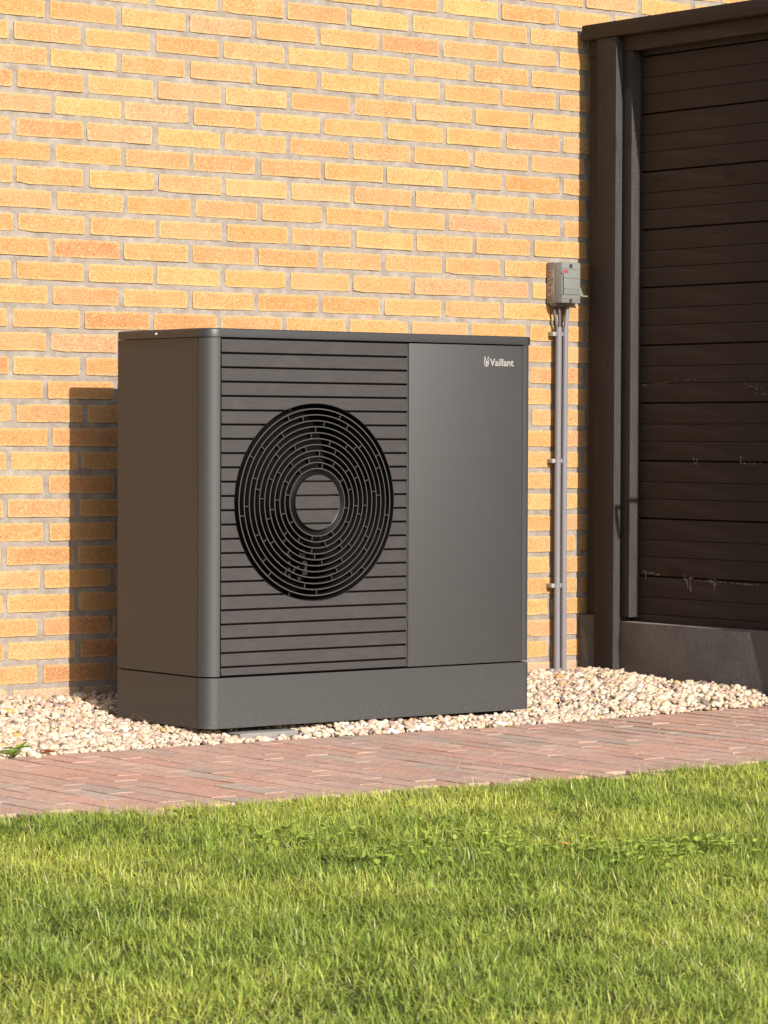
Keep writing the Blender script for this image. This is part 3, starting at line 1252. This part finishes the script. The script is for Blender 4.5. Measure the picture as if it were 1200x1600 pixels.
# inside: shroud, exchanger, motor and rotor
m = MB()
m.lathe_y(FCX, FCZ, [(RO - .006, YF + .06), (RO - .004, YF + .16), (RO + .02, YF + .20)], 72)
m.build('fan_shroud', M['dark'], hp, smooth=60)
m = MB()
for k in range(60):
    x = .03 + k * .0105
    m.box(x, x + .002, YB - .05, YB - .02, Z_SEAM + .03, Z_LB - .03)
m.box(.014, X_LV1 - .006, YB - .02, YB - .016, Z_SEAM, Z_LB - .022)
m.build('heat_exchanger', M['fin'], hp)['kind'] = 'stuff'
m = MB()
m.lathe_y(FCX, FCZ, [(0, YF + .07), (.055, YF + .074), (.064, YF + .085), (.066, YF + .15), (0, YF + .152)], 48)
for b in range(3):
    v, f = [], []
    nr, nc = 8, 8
    for i in range(nr + 1):
        r_ = .060 + (.245 - .060) * i / nr
        for j in range(nc + 1):
            th = R(60 + 120 * b + 14) + (j / nc - .5) * R(78) + .9 * (i / nr) ** 1.4
            y = YF + .075 + .055 * (j / nc) + .01 * math.sin(math.pi * i / nr)
            v.append((FCX + r_ * math.cos(th), y, FCZ + r_ * math.sin(th)))
    for i in range(nr):
        for j in range(nc):
            a = i * (nc + 1) + j
            f.append((a, a + 1, a + nc + 2, a + nc + 1))
    m.add(v, f)
m.build('fan_rotor', M['rotor'], hp, smooth=40)
m = MB()
for dx in (-.036, .0, .036):
    m.box(FCX + dx - .004, FCX + dx + .004, YF + .17, YF + .178, Z_SEAM + .02, Z_LB - .03)
for (dx, dz, sx, sz) in ((-.012, -.145, .010, .012), (-.03, -.185, .009, .006), (-.004, -.185, .008, .02), (-.022, -.212, .006, .006), (.018, -.16, .012, .003), (.0, -.11, .02, .008)):
    m.box(FCX + .085 + dx - sx, FCX + .085 + dx + sx, YF + .160, YF + .166, FCZ + dz - sz, FCZ + dz + sz, .001)
m.build('motor_bracket', M['steel'], hp)['kind'] = 'stuff'


# ---- maker's mark on the right front panel
def text_mesh(name, s, size, offset=0.0, ext=0.0003):
    cu = bpy.data.curves.new(name, 'FONT')
    cu.body = s
    cu.size = size
    cu.offset = offset
    cu.extrude = ext
    cu.resolution_u = 3
    o = bpy.data.objects.new(name, cu)
    COL.objects.link(o)
    dg = bpy.context.evaluated_depsgraph_get()
    me = bpy.data.meshes.new_from_object(o.evaluated_get(dg))
    bpy.data.objects.remove(o)
    bpy.data.curves.remove(cu)
    return me


def fit_text(s, x0, x1, zb, h, y, mat, parent, name='lettering', offset=0.0):
    me = text_mesh(name, s, 1.0, offset)
    co = np.empty(len(me.vertices) * 3, np.float32)
    me.vertices.foreach_get('co', co)
    co = co.reshape(-1, 3)
    lo, hi = co.min(0), co.max(0)
    n = co.copy()
    n[:, 0] = x0 + (co[:, 0] - lo[0]) / (hi[0] - lo[0]) * (x1 - x0)
    n[:, 2] = zb + (co[:, 1] - lo[1]) / (hi[1] - lo[1]) * h
    n[:, 1] = y - (co[:, 2] - lo[2]) * 1.0 - .0001
    me.vertices.foreach_set('co', n.ravel())
    me.materials.clear()
    me.materials.append(mat)
    me.update()
    return link(name, me, parent)


fit_text('Vaillant', .9580, 1.0440, .9700, .0205, YF, M['logo'], hp, offset=.012)
# hare emblem: an egg-shaped ring holding a head with two upright ears
m = MB()


def flat(poly, y=YF - .0006, t=.0006):
    n = len(poly)
    v = [(x, y, z) for x, z in poly] + [(x, y + t, z) for x, z in poly]
    m.add(v, [tuple(range(n))] + [((i + 1) % n, i, i + n, (i + 1) % n + n) for i in range(n)])


ex, ez = .9455, .9795
N = 22
outer = [(ex + .0090 * math.cos(2 * math.pi * i / N), ez + .0115 * math.sin(2 * math.pi * i / N)) for i in range(N)]
inner = [(ex + .0066 * math.cos(2 * math.pi * i / N), ez + .0088 * math.sin(2 * math.pi * i / N)) for i in range(N)]
for i in range(N // 2 - 3, N + 4):      # open at the top for the ears
    i0, i1 = i % N, (i + 1) % N
    flat([outer[i0], outer[i1], inner[i1], inner[i0]][::-1] if False else [inner[i0], outer[i0], outer[i1], inner[i1]])
for s in (-1, 1):
    flat([(ex + s * .0014, ez + .006), (ex + s * .0050, ez + .0045), (ex + s * .0078, ez + .0120), (ex + s * .0068, ez + .0185), (ex + s * .0038, ez + .0120)][::s])
flat([(ex - .0010, ez - .0065), (ex + .0030, ez - .0050), (ex + .0042, ez + .0005), (ex + .0016, ez + .0045), (ex - .0022, ez + .0040), (ex - .0030, ez - .002)])
m.build('emblem', M['logo'], hp)

# ------------------------------------------------------------------ slabs under the unit
m = MB()
m.box(.090, .280, -.744, -.22, -.060, -.0135, .004)
m.build('foundation_slab', M['slab']).__setitem__('label', 'pale concrete slab under the rounded left corner of the heat pump')
bpy.data.objects['foundation_slab']['category'] = 'slab'
bpy.data.objects['foundation_slab']['group'] = 'foundation slabs under the heat pump'
m = MB()
m.box(.910, 1.095, -.698, -.22, -.060, -.0115, .004)
o = m.build('foundation_slab', M['slab'])
o['label'] = 'pale concrete slab under the end of the heat pump nearest the conduits'
o['category'] = 'slab'
o['group'] = 'foundation slabs under the heat pump'

# feet joining the cabinet to the slabs
for x_, z_ in ((.14, -.0132), (.95, -.0112)):
    m = MB()
    m.box(x_, x_ + .10, -.62, -.38, z_, Z_SEAM - .0205)
    m.build('foot', M['dark'], hp)

# ------------------------------------------------------------------ conduits, clips, switch box
cond_lab = ['grey plastic conduit, the left and thicker of the pair below the switch box', 'grey plastic conduit nearest the fence, the slimmer of the pair below the switch box']
PIPES = [(1.8005, -.026, .0102, 1.116), (1.8295, -.024, .0094, 1.114)]
for (x, y, r_, zt), lab in zip(PIPES, cond_lab):
    t = thing('conduit', lab, 'conduit', (x, y, 0), 'conduits on the wall under the switch box')
    m = MB()
    m.tube([(.0, 0, -.02), (-.0015, .0005, .5), (.0005, 0, zt)], r_, 20)
    m.build('pipe', M['pipe'], t, smooth=50)
    for z in (1.094, .696, .304, .036):
        # open saddle clip: a foot on the wall, a cup behind the pipe and two jaws
        m = MB()
        n = 12
        v, f = [], []
        for i in range(n + 1):
            a_ = R(-22 + 224 * i / n)
            for rr2 in (r_ + .0002, r_ + .0021):
                for dz in (-.006, .006):
                    v.append((rr2 * math.cos(a_), rr2 * math.sin(a_), z + dz))
        for i in range(n):
            b0, b1 = i * 4, (i + 1) * 4
            f += [(b0, b1, b1 + 1, b0 + 1), (b0 + 2, b0 + 3, b1 + 3, b1 + 2), (b0, b0 + 2, b1 + 2, b1), (b0 + 1, b1 + 1, b1 + 3, b0 + 3)]
        f += [(0, 1, 3, 2), (n * 4, n * 4 + 2, n * 4 + 3, n * 4 + 1)]
        m.add(v, f)
        m.box(-r_ - .0125, -r_ - .0012, .000, -y - .0005, z - .0065, z + .0065, .0012)
        m.build('clip', M['clip'], t, smooth=40)

sb = thing('switch_box', 'grey plastic isolator switch box fixed to the brick wall beside the dark fence', 'switch box', (1.8, 0, 1.25))


def bx(*a_):
    mm = MB()
    mm.box(*a_)
    return mm


# local frame: origin at (1.8, 0, 1.25)
XB0, XB1, ZB0, ZB1 = -.031, .056, -.061, .068
YBK, YBM, YBF = -.004, -.042, -.068
m = MB()
m.box(XB0, XB1, YBM, YBK, ZB0, ZB1, .003)
base_o = m.build('housing', M['box_base'], sb, smooth=40)
# cover: chamfered on the left, from the housing forward
xs0 = XB0 + .0008
m = MB()
pl = [(xs0, YBM), (xs0 + .0005, YBM - .010), (xs0 + .0065, YBF), (XB1 - .004, YBF), (XB1 - .001, YBF + .004), (XB1 - .001, YBM)]
m.prism(list(reversed(pl))[::-1], ZB0 + .001, ZB1 - .001, .003, bev_bottom=True)
cover = m.build('cover', M['box'], sb, smooth=30)
m = MB()
m.box(-.0165, XB1 - .006, YBF - .0026, YBF + .001, -.0335, .0275, .0012)
m.build('raised_panel', M['box'], cover, smooth=40)
for (xa_, ya_, yb_, z, hh, bb) in ((-.0150, -.0040, -.0012, .0195, .0022, .0008), (-.0150, -.0040, -.0012, -.0140, .0022, .0008),
                                   (-.0235, -.0014, .001, .0476, .0012, .0004), (-.0235, -.0014, .001, -.0450, .0012, .0004)):
    m = MB()
    m.box(xa_, XB1 - .0065, YBF + ya_, YBF + yb_, z - hh, z + hh, bb)
    m.build('rib', M['box'], cover)
m = MB()
# dark bracket-shaped slot down the left of the field
v = [(-.0245, .0345), (-.0172, .0280), (-.0172, -.0335), (-.0235, -.0400), (-.0252, -.0385), (-.0196, -.0325), (-.0196, .0268), (-.0262, .0330)]
n = len(v)
V = [(x, YBF - .0006, z) for x, z in v] + [(x, YBF + .0005, z) for x, z in v]
m.add(V, [(6, 7, 0, 1), (1, 2, 5, 6), (2, 3, 4, 5)] + [(i, (i + 1) % n, (i + 1) % n + n, i + n) for i in range(n)])
m.build('slot', M['box_dark'], cover)
for z in (.0560, -.0520):
    m = MB()
    m.lathe_y(0, 0, [(0, -.0006), (.0058, -.0008), (.0072, -.0002), (.0076, .0012)], 16)
    m.build('screw', M['box_dark'], cover, (.0130, YBF, z), 40)
fit_text('ABB', -.0225, .0015, .0335, .0100, YBF - .0001, M['red'], cover, offset=.02)
# rating label on the left flank of the housing
m = MB()
m.box(XB0 - .0005, XB0 + .0004, YBM + .006, YBK - .006, -.036, .044)
lab = m.build('rating_label', M['label'], base_o)
m = MB()
lr = random.Random(2)
for col in range(3):
    yy = YBM + .0085 + col * .008
    z = .041
    while z > -.033:
        L = lr.uniform(.003, .013)
        if lr.random() < .8:
            m.box(XB0 - .0008, XB0 - .0003, yy, yy + lr.uniform(.0018, .0045), max(-.034, z - L), z)
        z -= L + lr.uniform(.0015, .005)
m.build('rating_print', M['ink'], base_o)['kind'] = 'stuff'
# lever on the right
m = MB()
m.prism([(0, -.010), (.013, -.012), (.0350, -.0125), (.0350, -.0085), (.0170, -.0075), (.0105, .004), (.005, .015), (0, .019)], -.062, -.046, 0, axis='y')
m.build('lever', M['box'], sb, (XB1 - .0015, 0, -.026))
# entry plate and cables
m = MB()
m.box(XB0 + .008, XB1 - .020, YBM + .002, YBK - .006, ZB0 - .0075, ZB0 + .002, .001)
m.box(XB0 + .034, XB1 - .012, YBM - .010, YBM + .001, ZB0 - .0045, ZB0 + .001, .001)
m.build('entry_plate', M['box_base'], sb)
for nm, pth, r_, mt in (
        ('cable', [(-.0135, -.020, ZB0 - .006), (-.012, -.021, -.095), (-.008, -.024, -.118), (-.004, -.026, -.150)], .0042, 'cable'),
        ('cable', [(.001, -.024, ZB0 - .006), (.0042, -.025, -.090), (.0046, -.026, -.118), (.0036, -.026, -.150)], .0048, 'cable'),
        ('cable', [(.036, -.024, ZB0 - .006), (.0365, -.025, -.085), (.0330, -.025, -.110), (.0297, -.024, -.150)], .0074, 'pipe')):
    m = MB()
    m.tube(pth, r_, 14)
    m.build(nm, M[mt], sb, smooth=60)

# ------------------------------------------------------------------ timber fence
fence = thing('fence', 'dark brown stained timber fence of horizontal planks on a dark concrete base', 'fence', (1.9, 0, 0))
FO = Vector((1.9, 0, 0))


def fbox(name, x0, x1, y0, y1, z0, z1, b, mat, parent=None):
    """box given in world coordinates, its origin at its own centre"""
    cx, cy, cz = (x0 + x1) / 2, (y0 + y1) / 2, (z0 + z1) / 2
    mm = MB()
    mm.box(x0 - cx, x1 - cx, y0 - cy, y1 - cy, z0 - cz, z1 - cz, b)
    return mm.build(name, M[mat], parent or fence, (cx - FO.x, cy, cz), 35)


XP, XF_, XK = 1.8976, 1.9237, 1.9604
Z_CAP0, Z_CAP1 = 2.0195, 2.067
Y_END = -2.02
posts = [(-.1807, -.0905), (-1.081, -.991), (-2.02, -1.93)]
for y0, y1 in posts:
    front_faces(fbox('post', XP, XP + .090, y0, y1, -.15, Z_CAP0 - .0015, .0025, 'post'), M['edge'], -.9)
fbox('cap', 1.8935, 2.005, Y_END, -.0195, Z_CAP0, Z_CAP1, .006, 'rail')
# strip between wall and first post
fbox('batten', XF_, XF_ + .036, -.0875, -.029, .205, 1.9665, .002, 'post')
fbox('top_rail', XF_ - .002, XF_ + .04, -.0895, -.024, 1.9675, Z_CAP0 - .001, .002, 'rail')
m_seams = 1.7745 % .1794
for y0, y1 in ((-.9905, -.1815), (-1.9295, -1.0815)):
    fbox('top_rail', XF_, XF_ + .050, y0, y1, 1.9715, Z_CAP0 - .001, .002, 'rail')
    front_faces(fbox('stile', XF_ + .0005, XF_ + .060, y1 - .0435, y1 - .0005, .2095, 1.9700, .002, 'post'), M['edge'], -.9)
    fbox('stile', XF_ + .0005, XF_ + .060, y0 + .0005, y0 + .0435, .2095, 1.9700, .002, 'post')
    # planks, three strips to a board: a wide joint between boards, hair joints within
    z = 1.7745 + .1794
    zz = 1.7745
    k = 0
    edges = []
    for b in range(-10, 2):
        zb = 1.7745 + b * .17935
        edges += [(zb + .0028, zb + .0603), (zb + .0617, zb + .1133), (zb + .1147, zb + .1766)]
    for a_, b_ in edges:
        if b_ < .19:
            continue
        a2, b2 = max(a_, .165), min(b_, 2.0)
        if b2 - a2 < .015:
            continue
        dx = random.uniform(0, .0012)
        fbox('plank', XK + dx, XK + .022 + dx, y0 + .020, y1 - .020, a2, b2, .0012, 'plank')
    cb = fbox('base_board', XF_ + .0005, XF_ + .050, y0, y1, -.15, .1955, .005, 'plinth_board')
    cb.data.materials.append(M['bright_tone'])          # sunlit top arris, the sunlight painted in as a paler colour
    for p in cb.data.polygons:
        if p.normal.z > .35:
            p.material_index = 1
fbox('base_board', 1.9090, 1.960, -.0895, -.003, -.15, .2110, .008, 'plinth_board')
# backing panel so no daylight shows through the hair joints
fbox('back_sheet', XK + .0235, XK + .028, -1.92, -.03, .10, 2.015, 0, 'plank')
# lever handle of the next bay (its shadow crosses the first post)
m = MB()
m.tube([(1.9235, -1.190, 1.078), (1.826, -1.190, 1.078)], .0076, 12)
m.tube([(1.829, -1.183, 1.078), (1.829, -1.30, 1.0775), (1.831, -1.365, 1.076)], .0066, 12)
m.box(1.9195, 1.9232, -1.207, -1.173, 1.01, 1.145, .001)
m.v = [(x - FO.x, y, z) for x, y, z in m.v]
m.build('lever_handle', M['zinc'], fence, smooth=45)


# scuffs: pale bare-wood scratches on the boards
def scuff(name, strokes, seed):
    rr3 = random.Random(seed)
    mm = MB()
    for (y0, z0, y1, z1, wd, dens) in strokes:
        n = max(2, int(dens))
        for i in range(n):
            t = rr3.random()
            y = y0 + (y1 - y0) * t + rr3.gauss(0, .001)
            z = z0 + (z1 - z0) * t + rr3.gauss(0, wd)
            L = rr3.uniform(.002, .010)
            hgt = rr3.uniform(.0006, .0018)
            sl = (z1 - z0) / (y1 - y0) if abs(y1 - y0) > 1e-4 else 0
            sl = max(-3, min(3, sl)) + rr3.gauss(0, .15)
            if abs(y1 - y0) < .02 and abs(z1 - z0) > .02:
                L, hgt, sl = rr3.uniform(.0008, .002), rr3.uniform(.004, .012), 0
            x = XK - .0006
            v = [(x, y, z), (x, y + L, z + L * sl), (x, y + L * .8, z + L * sl + hgt), (x, y + L * .2, z + hgt)]
            v += [(x + .0014, p[1], p[2]) for p in v]
            mm.add([(p[0] - FO.x, p[1], p[2]) for p in v], [(0, 3, 2, 1), (0, 1, 5, 4), (2, 3, 7, 6), (1, 2, 6, 5), (3, 0, 4, 7)])
    return mm


# ------------------------------------------------------------------ lawn
def lawn_edge(x):
    return (np.interp(x, [-2.6, -1.25, -.645, .05, .87, 2.2], [-1.76, -1.852, -1.925, -1.970, -1.982, -1.985])
            - .012 * np.sin(x * 7.1 + 1) + .008 * np.sin(x * 19) - .006 * np.sin(x * 41 + 2))


def vnoise(x, y, sc, seed):
    """smooth value noise in [0,1]"""
    g = np.random.default_rng(seed).random((64, 64))
    u, v = x * sc + 1000, y * sc + 1000
    i, j = np.floor(u).astype(int), np.floor(v).astype(int)
    fu, fv = u - i, v - j
    fu, fv = fu * fu * (3 - 2 * fu), fv * fv * (3 - 2 * fv)
    a_ = g[i % 64, j % 64] * (1 - fu) + g[(i + 1) % 64, j % 64] * fu
    b_ = g[i % 64, (j + 1) % 64] * (1 - fu) + g[(i + 1) % 64, (j + 1) % 64] * fu
    return a_ * (1 - fv) + b_ * fv


def build_grass():
    # dense where the photograph looks, thinning out around it
    N0 = 1900000
    X = rng.uniform(-3.6, 2.6, N0)
    Y = rng.uniform(-5.2, -1.68, N0)
    d = np.stack([X - CAM[0], Y - CAM[1], np.full(N0, -.02 - CAM[2])], -1)
    z = d @ fw
    px = 600 + F_PX * (d @ rt) / z
    py = 800 - F_PX * (d @ up) / z
    core = (px > -90) & (px < 1290) & (py < 1760) & (z > 1)
    dist = np.hypot(np.maximum(0, np.abs(px - 600) - 690), np.maximum(0, py - 1760)) / 800
    keep_p = np.where(core, 1.0, np.clip(.55 - .6 * dist, .06, .5))
    ed = lawn_edge(X) - Y
    keep_p = keep_p * np.clip((ed + .012) / .03, 0, 1)
    k = rng.random(N0) < keep_p
    X, Y, ed = X[k], Y[k], ed[k]
    n = len(X)
    tuft = np.clip((vnoise(X, Y, 8, 1) * .5 + vnoise(X, Y, 22, 2) * .5 - .5) * 1.25 + .5, 0, 1)
    dry = vnoise(X, Y, 3.2, 3) * .6 + vnoise(X, Y, 11, 4) * .4
    bare = vnoise(X, Y, 6.5, 9)
    k2 = rng.random(n) < np.clip(.35 + 1.5 * (tuft - .22) , .25, 1)
    X, Y, ed, tuft, dry = X[k2], Y[k2], ed[k2], tuft[k2], dry[k2]
    n = len(X)
    L = rng.lognormal(math.log(.0258), .34, n) * (.62 + .66 * tuft)
    L = np.clip(L, .011, .060) * np.clip(.70 + ed * 2.2, .66, 1.0)
    W = rng.uniform(.00055, .00110, n) * (.8 + .4 * rng.random(n))
    th = rng.uniform(0, 2 * np.pi, n)
    flow = 2 * np.pi * vnoise(X, Y, 5, 6) * 1.6
    th = np.where(rng.random(n) < .22, flow + rng.normal(0, .8, n), th)
    lean = np.abs(rng.normal(.72, .42, n)) + (rng.random(n) < .10) * rng.uniform(.3, .8, n)
    curl = rng.uniform(.05, 1.25, n)
    dx, dy = np.cos(th), np.sin(th)
    sx, sy = -dy, dx
    ts = np.array([0, .52, 1.0])
    V = np.zeros((n, 5, 3))
    zb = -.036 + .004 * rng.random(n)
    posx, posy, posz = X.copy(), Y.copy(), zb.copy()
    prev = 0
    twist = rng.normal(0, .5, n)
    for q in range(3):
        if q:
            ang = lean + curl * ts[q] * 1.1
            ang = np.minimum(ang, 1.75)
            dl = (ts[q] - ts[q - 1]) * L
            posx = posx + np.sin(ang) * dx * dl
            posy = posy + np.sin(ang) * dy * dl
            posz = posz + np.cos(ang) * dl
        wd = W * (1.0, .88, 0)[q]
        c, s = np.cos(twist * ts[q]), np.sin(twist * ts[q])
        ox, oy, oz = sx * c * wd, sy * c * wd, s * wd
        if q < 2:
            V[:, 2 * q] = np.stack([posx - ox, posy - oy, posz - oz], -1)
            V[:, 2 * q + 1] = np.stack([posx + ox, posy + oy, posz + oz], -1)
        else:
            V[:, 4] = np.stack([posx, posy, posz], -1)
    T = np.array([[0, 1, 3], [0, 3, 2], [2, 3, 4]])
    TT = (T[None] + (np.arange(n) * 5)[:, None, None]).reshape(-1, 3)
    fresh = np.array([.275, .375, .055])
    deep = np.array([.165, .240, .037])
    straw = np.array([.58, .52, .27])
    bright_tone = np.array([.51, .515, .105])
    u = np.clip((dry - .5) * 1.7 + .5 + rng.normal(0, .25, n), 0, 1)[:, None]
    c = deep * (1 - u) + bright_tone * u
    c = np.where((rng.random(n) < .3)[:, None], fresh, c)
    c = np.where((rng.random(n) < .03 + .05 * (ed < .05))[:, None], straw * rng.uniform(.7, 1.2, (n, 1)), c)
    c = c * rng.uniform(.70, 1.30, (n, 1))
    CC = c[:, None, :] * np.ones((1, 5, 1))
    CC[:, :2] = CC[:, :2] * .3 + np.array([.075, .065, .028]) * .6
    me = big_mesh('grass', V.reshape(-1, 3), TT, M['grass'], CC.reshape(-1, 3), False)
    o = link('grass', me)
    o['kind'] = 'stuff'
    o['label'] = 'short sunlit green lawn in front of the brick path'
    print('grass blades', n)


build_grass()


# ------------------------------------------------------------------ clover, weed, fallen leaves, twigs
def leaf_disc(mm, c, r_, tilt, yaw, n=8, heart=True, fold=.25):
    v = [(0, 0, 0)]
    for i in range(n):
        a_ = 2 * math.pi * i / n
        rad = r_ * (1 - (.28 if heart else 0) * (1 if i == 0 else 0))
        v.append((rad * math.cos(a_), rad * math.sin(a_) * (.9 if heart else .55), fold * abs(rad * math.sin(a_))))
    Rm = Matrix.Rotation(yaw, 3, 'Z') @ Matrix.Rotation(tilt, 3, 'Y')
    vv = [Vector(c) + Rm @ Vector(p) for p in v]
    mm.add(vv, [(0, i + 1, (i + 1) % n + 1) for i in range(n)])
    return len(v)


def col_build(mm, cols, name, mat, parent=None, loc=(0, 0, 0)):
    o = mm.build(name, mat, parent, loc)
    a_ = o.data.color_attributes.new('Col', 'FLOAT_COLOR', 'POINT')
    a_.data.foreach_set('color', np.array([(*c, 1) for c in cols], np.float32).ravel())
    return o


cl_r = random.Random(21)
mm, cols = MB(), []
for i in range(240):
    t = cl_r.random()
    if i < 180:
        x = -1.12 + .58 * t + cl_r.gauss(0, .02)
        y = -2.64 - .31 * t + cl_r.gauss(0, .24)
        if .32 < t < .5 and cl_r.random() < .5:
            continue
    else:
        x = cl_r.choice([-.50, -.62, -.45]) + cl_r.gauss(0, .05)
        y = -3.08 + cl_r.gauss(0, .05)
    z = -.036 + cl_r.uniform(.016, .030)
    g = cl_r.uniform(.8, 1.25)
    yaw = cl_r.uniform(0, 6.28)
    tl = cl_r.gauss(0, .55)
    s = cl_r.uniform(.005, .0095)
    for q in range(3):
        ya = yaw + q * 2.094
        k = leaf_disc(mm, (x + math.cos(ya) * s, y + math.sin(ya) * s, z), s, tl - .25, ya, fold=.3)
        cols += [(.30 * g, .385 * g, .068 * g)] * k
o = col_build(mm, cols, 'clover', M['leaf'])
o['kind'] = 'stuff'
o['label'] = 'patch of bright green clover growing in the lawn'

# small weed by the gravel edge
wd = thing('weed', 'small green broad-leaved weed at the edge of gravel and path', 'weed', (-.632, -.800, -.028))
mm, cols = MB(), []
for i in range(11):
    ya = i * 2.4 + .3
    rad = .012 + .022 * (i / 11)
    k = leaf_disc(mm, (math.cos(ya) * rad, math.sin(ya) * rad, .010 + .018 * cl_r.random()), cl_r.uniform(.012, .017), cl_r.gauss(-.2, .3), ya, 10, False, .3)
    g = cl_r.uniform(.75, 1.2)
    cols += [(.20 * g, .34 * g, .06 * g)] * k
col_build(mm, cols, 'foliage', M['leaf'], wd)
mm, cols = MB(), []
for i in range(6):
    ya = i * 1.05
    mm.tube([(0, 0, 0), (math.cos(ya) * .012, math.sin(ya) * .012, .012)], .0011, 5)
cols = [(.12, .17, .05)] * len(mm.v)
col_build(mm, cols, 'stem', M['leaf'], wd)


def dead_leaf(lab, loc, s, colr, seed):
    rr4 = random.Random(seed)
    t_ = thing('fallen_leaf', lab, 'leaf', loc, 'fallen leaves')
    mm_, n = MB(), 9
    v, f = [], []
    for i in range(n):
        u = i / (n - 1)
        wv = s * .42 * math.sin(math.pi * min(1, u * 1.02 + .02)) * rr4.uniform(.75, 1.1)
        for q in (-1, 0, 1):
            v.append((s * (u - .5) * 2, q * wv, .35 * s * math.sin(u * 3 + seed) * .5 + abs(q) * wv * .7 + rr4.uniform(0, .0012)))
    for i in range(n - 1):
        for q in range(2):
            a_ = i * 3 + q
            f.append((a_, a_ + 3, a_ + 4, a_ + 1))
    mm_.add(v, f)
    o_ = col_build(mm_, [tuple(x * rr4.uniform(.8, 1.2) for x in colr) for _ in v], 'blade', M['leaf'], t_)
    o_.rotation_euler = (rr4.uniform(-.2, .3), rr4.uniform(-.3, .3), rr4.uniform(-.5, .5) - .3)
    mm_ = MB()
    mm_.tube([(s * .95, 0, .002), (s * 1.3, .002, .004)], .0008, 5)
    o2 = col_build(mm_, [(.16, .08, .04)] * len(mm_.v), 'stalk', M['leaf'], t_)
    o2.rotation_euler = o_.rotation_euler


dead_leaf('curled brown dead leaf on the gravel edge next to the small green weed', (-.530, -.797, -.018), .021, (.26, .10, .045), 3)
dead_leaf('small orange fallen leaf lying on the gravel close to the wall', (-.185, -.135, .028), .012, (.45, .17, .04), 5)
dead_leaf('yellow-orange fallen leaf lying in the lawn', (-.71, -2.985, -.006), .011, (.50, .26, .05), 8)
dead_leaf('pale brown fallen leaf on the gravel against the heat pump side', (-.05, -.55, .002), .010, (.40, .22, .10), 9)

for i, (x, y, ln, yaw) in enumerate(((-.030, -.395, .030, .6), (-.018, -.470, .034, 2.2))):
    t_ = thing('twig', ['thin dry twig sticking up at the back of the heat pump side', 'thin dry twig leaning on the gravel midway along the heat pump side'][i], 'twig', (x, y, .0), 'dry twigs at the foot of the heat pump')
    m = MB()
    m.tube([(0, 0, -.004), (math.cos(yaw) * ln * .4, math.sin(yaw) * ln * .4, .010), (math.cos(yaw) * ln, math.sin(yaw) * ln, .020)], [.0013, .0011, .0006], 6)
    o = col_build(m, [(.16, .09, .055)] * len(m.v), 'stem', M['leaf'], t_)

# pale scuffs where the stain is scraped off the planks
sc1 = scuff('scuff', [(-.2500, .3520, -.330, .3440, .0012, 46), (-.262, .351, -.264, .330, .0006, 5), (-.4400, .3370, -.475, .3370, .003, 26),
                      (-.447, .333, -.455, .300, .0008, 10), (-.463, .333, -.466, .298, .0008, 10), (-.55, .332, -.585, .330, .004, 22),
                      (-.49, .334, -.78, .330, .0012, 40), (-.57, .325, -.574, .305, .001, 8)], 4)
sc1.build('scuff', simple('bare_wood', (0.27, 0.22, 0.18), 0.8), fence)['kind'] = 'stuff'
sc2 = scuff('scuff', [(-.230, .930, -.52, .955, .0016, 26), (-.70, .925, -.78, .915, .005, 14), (-.74, .902, -.80, .900, .0008, 10),
                      (-.475, .700, -.500, .690, .006, 12), (-.68, .705, -.70, .690, .005, 8), (-.70, .692, -.80, .697, .001, 12)], 6)
sc2.build('scuff', bpy.data.materials['bare_wood'], fence)['kind'] = 'stuff'
print('bricks', n_single, 'pavers', npv)
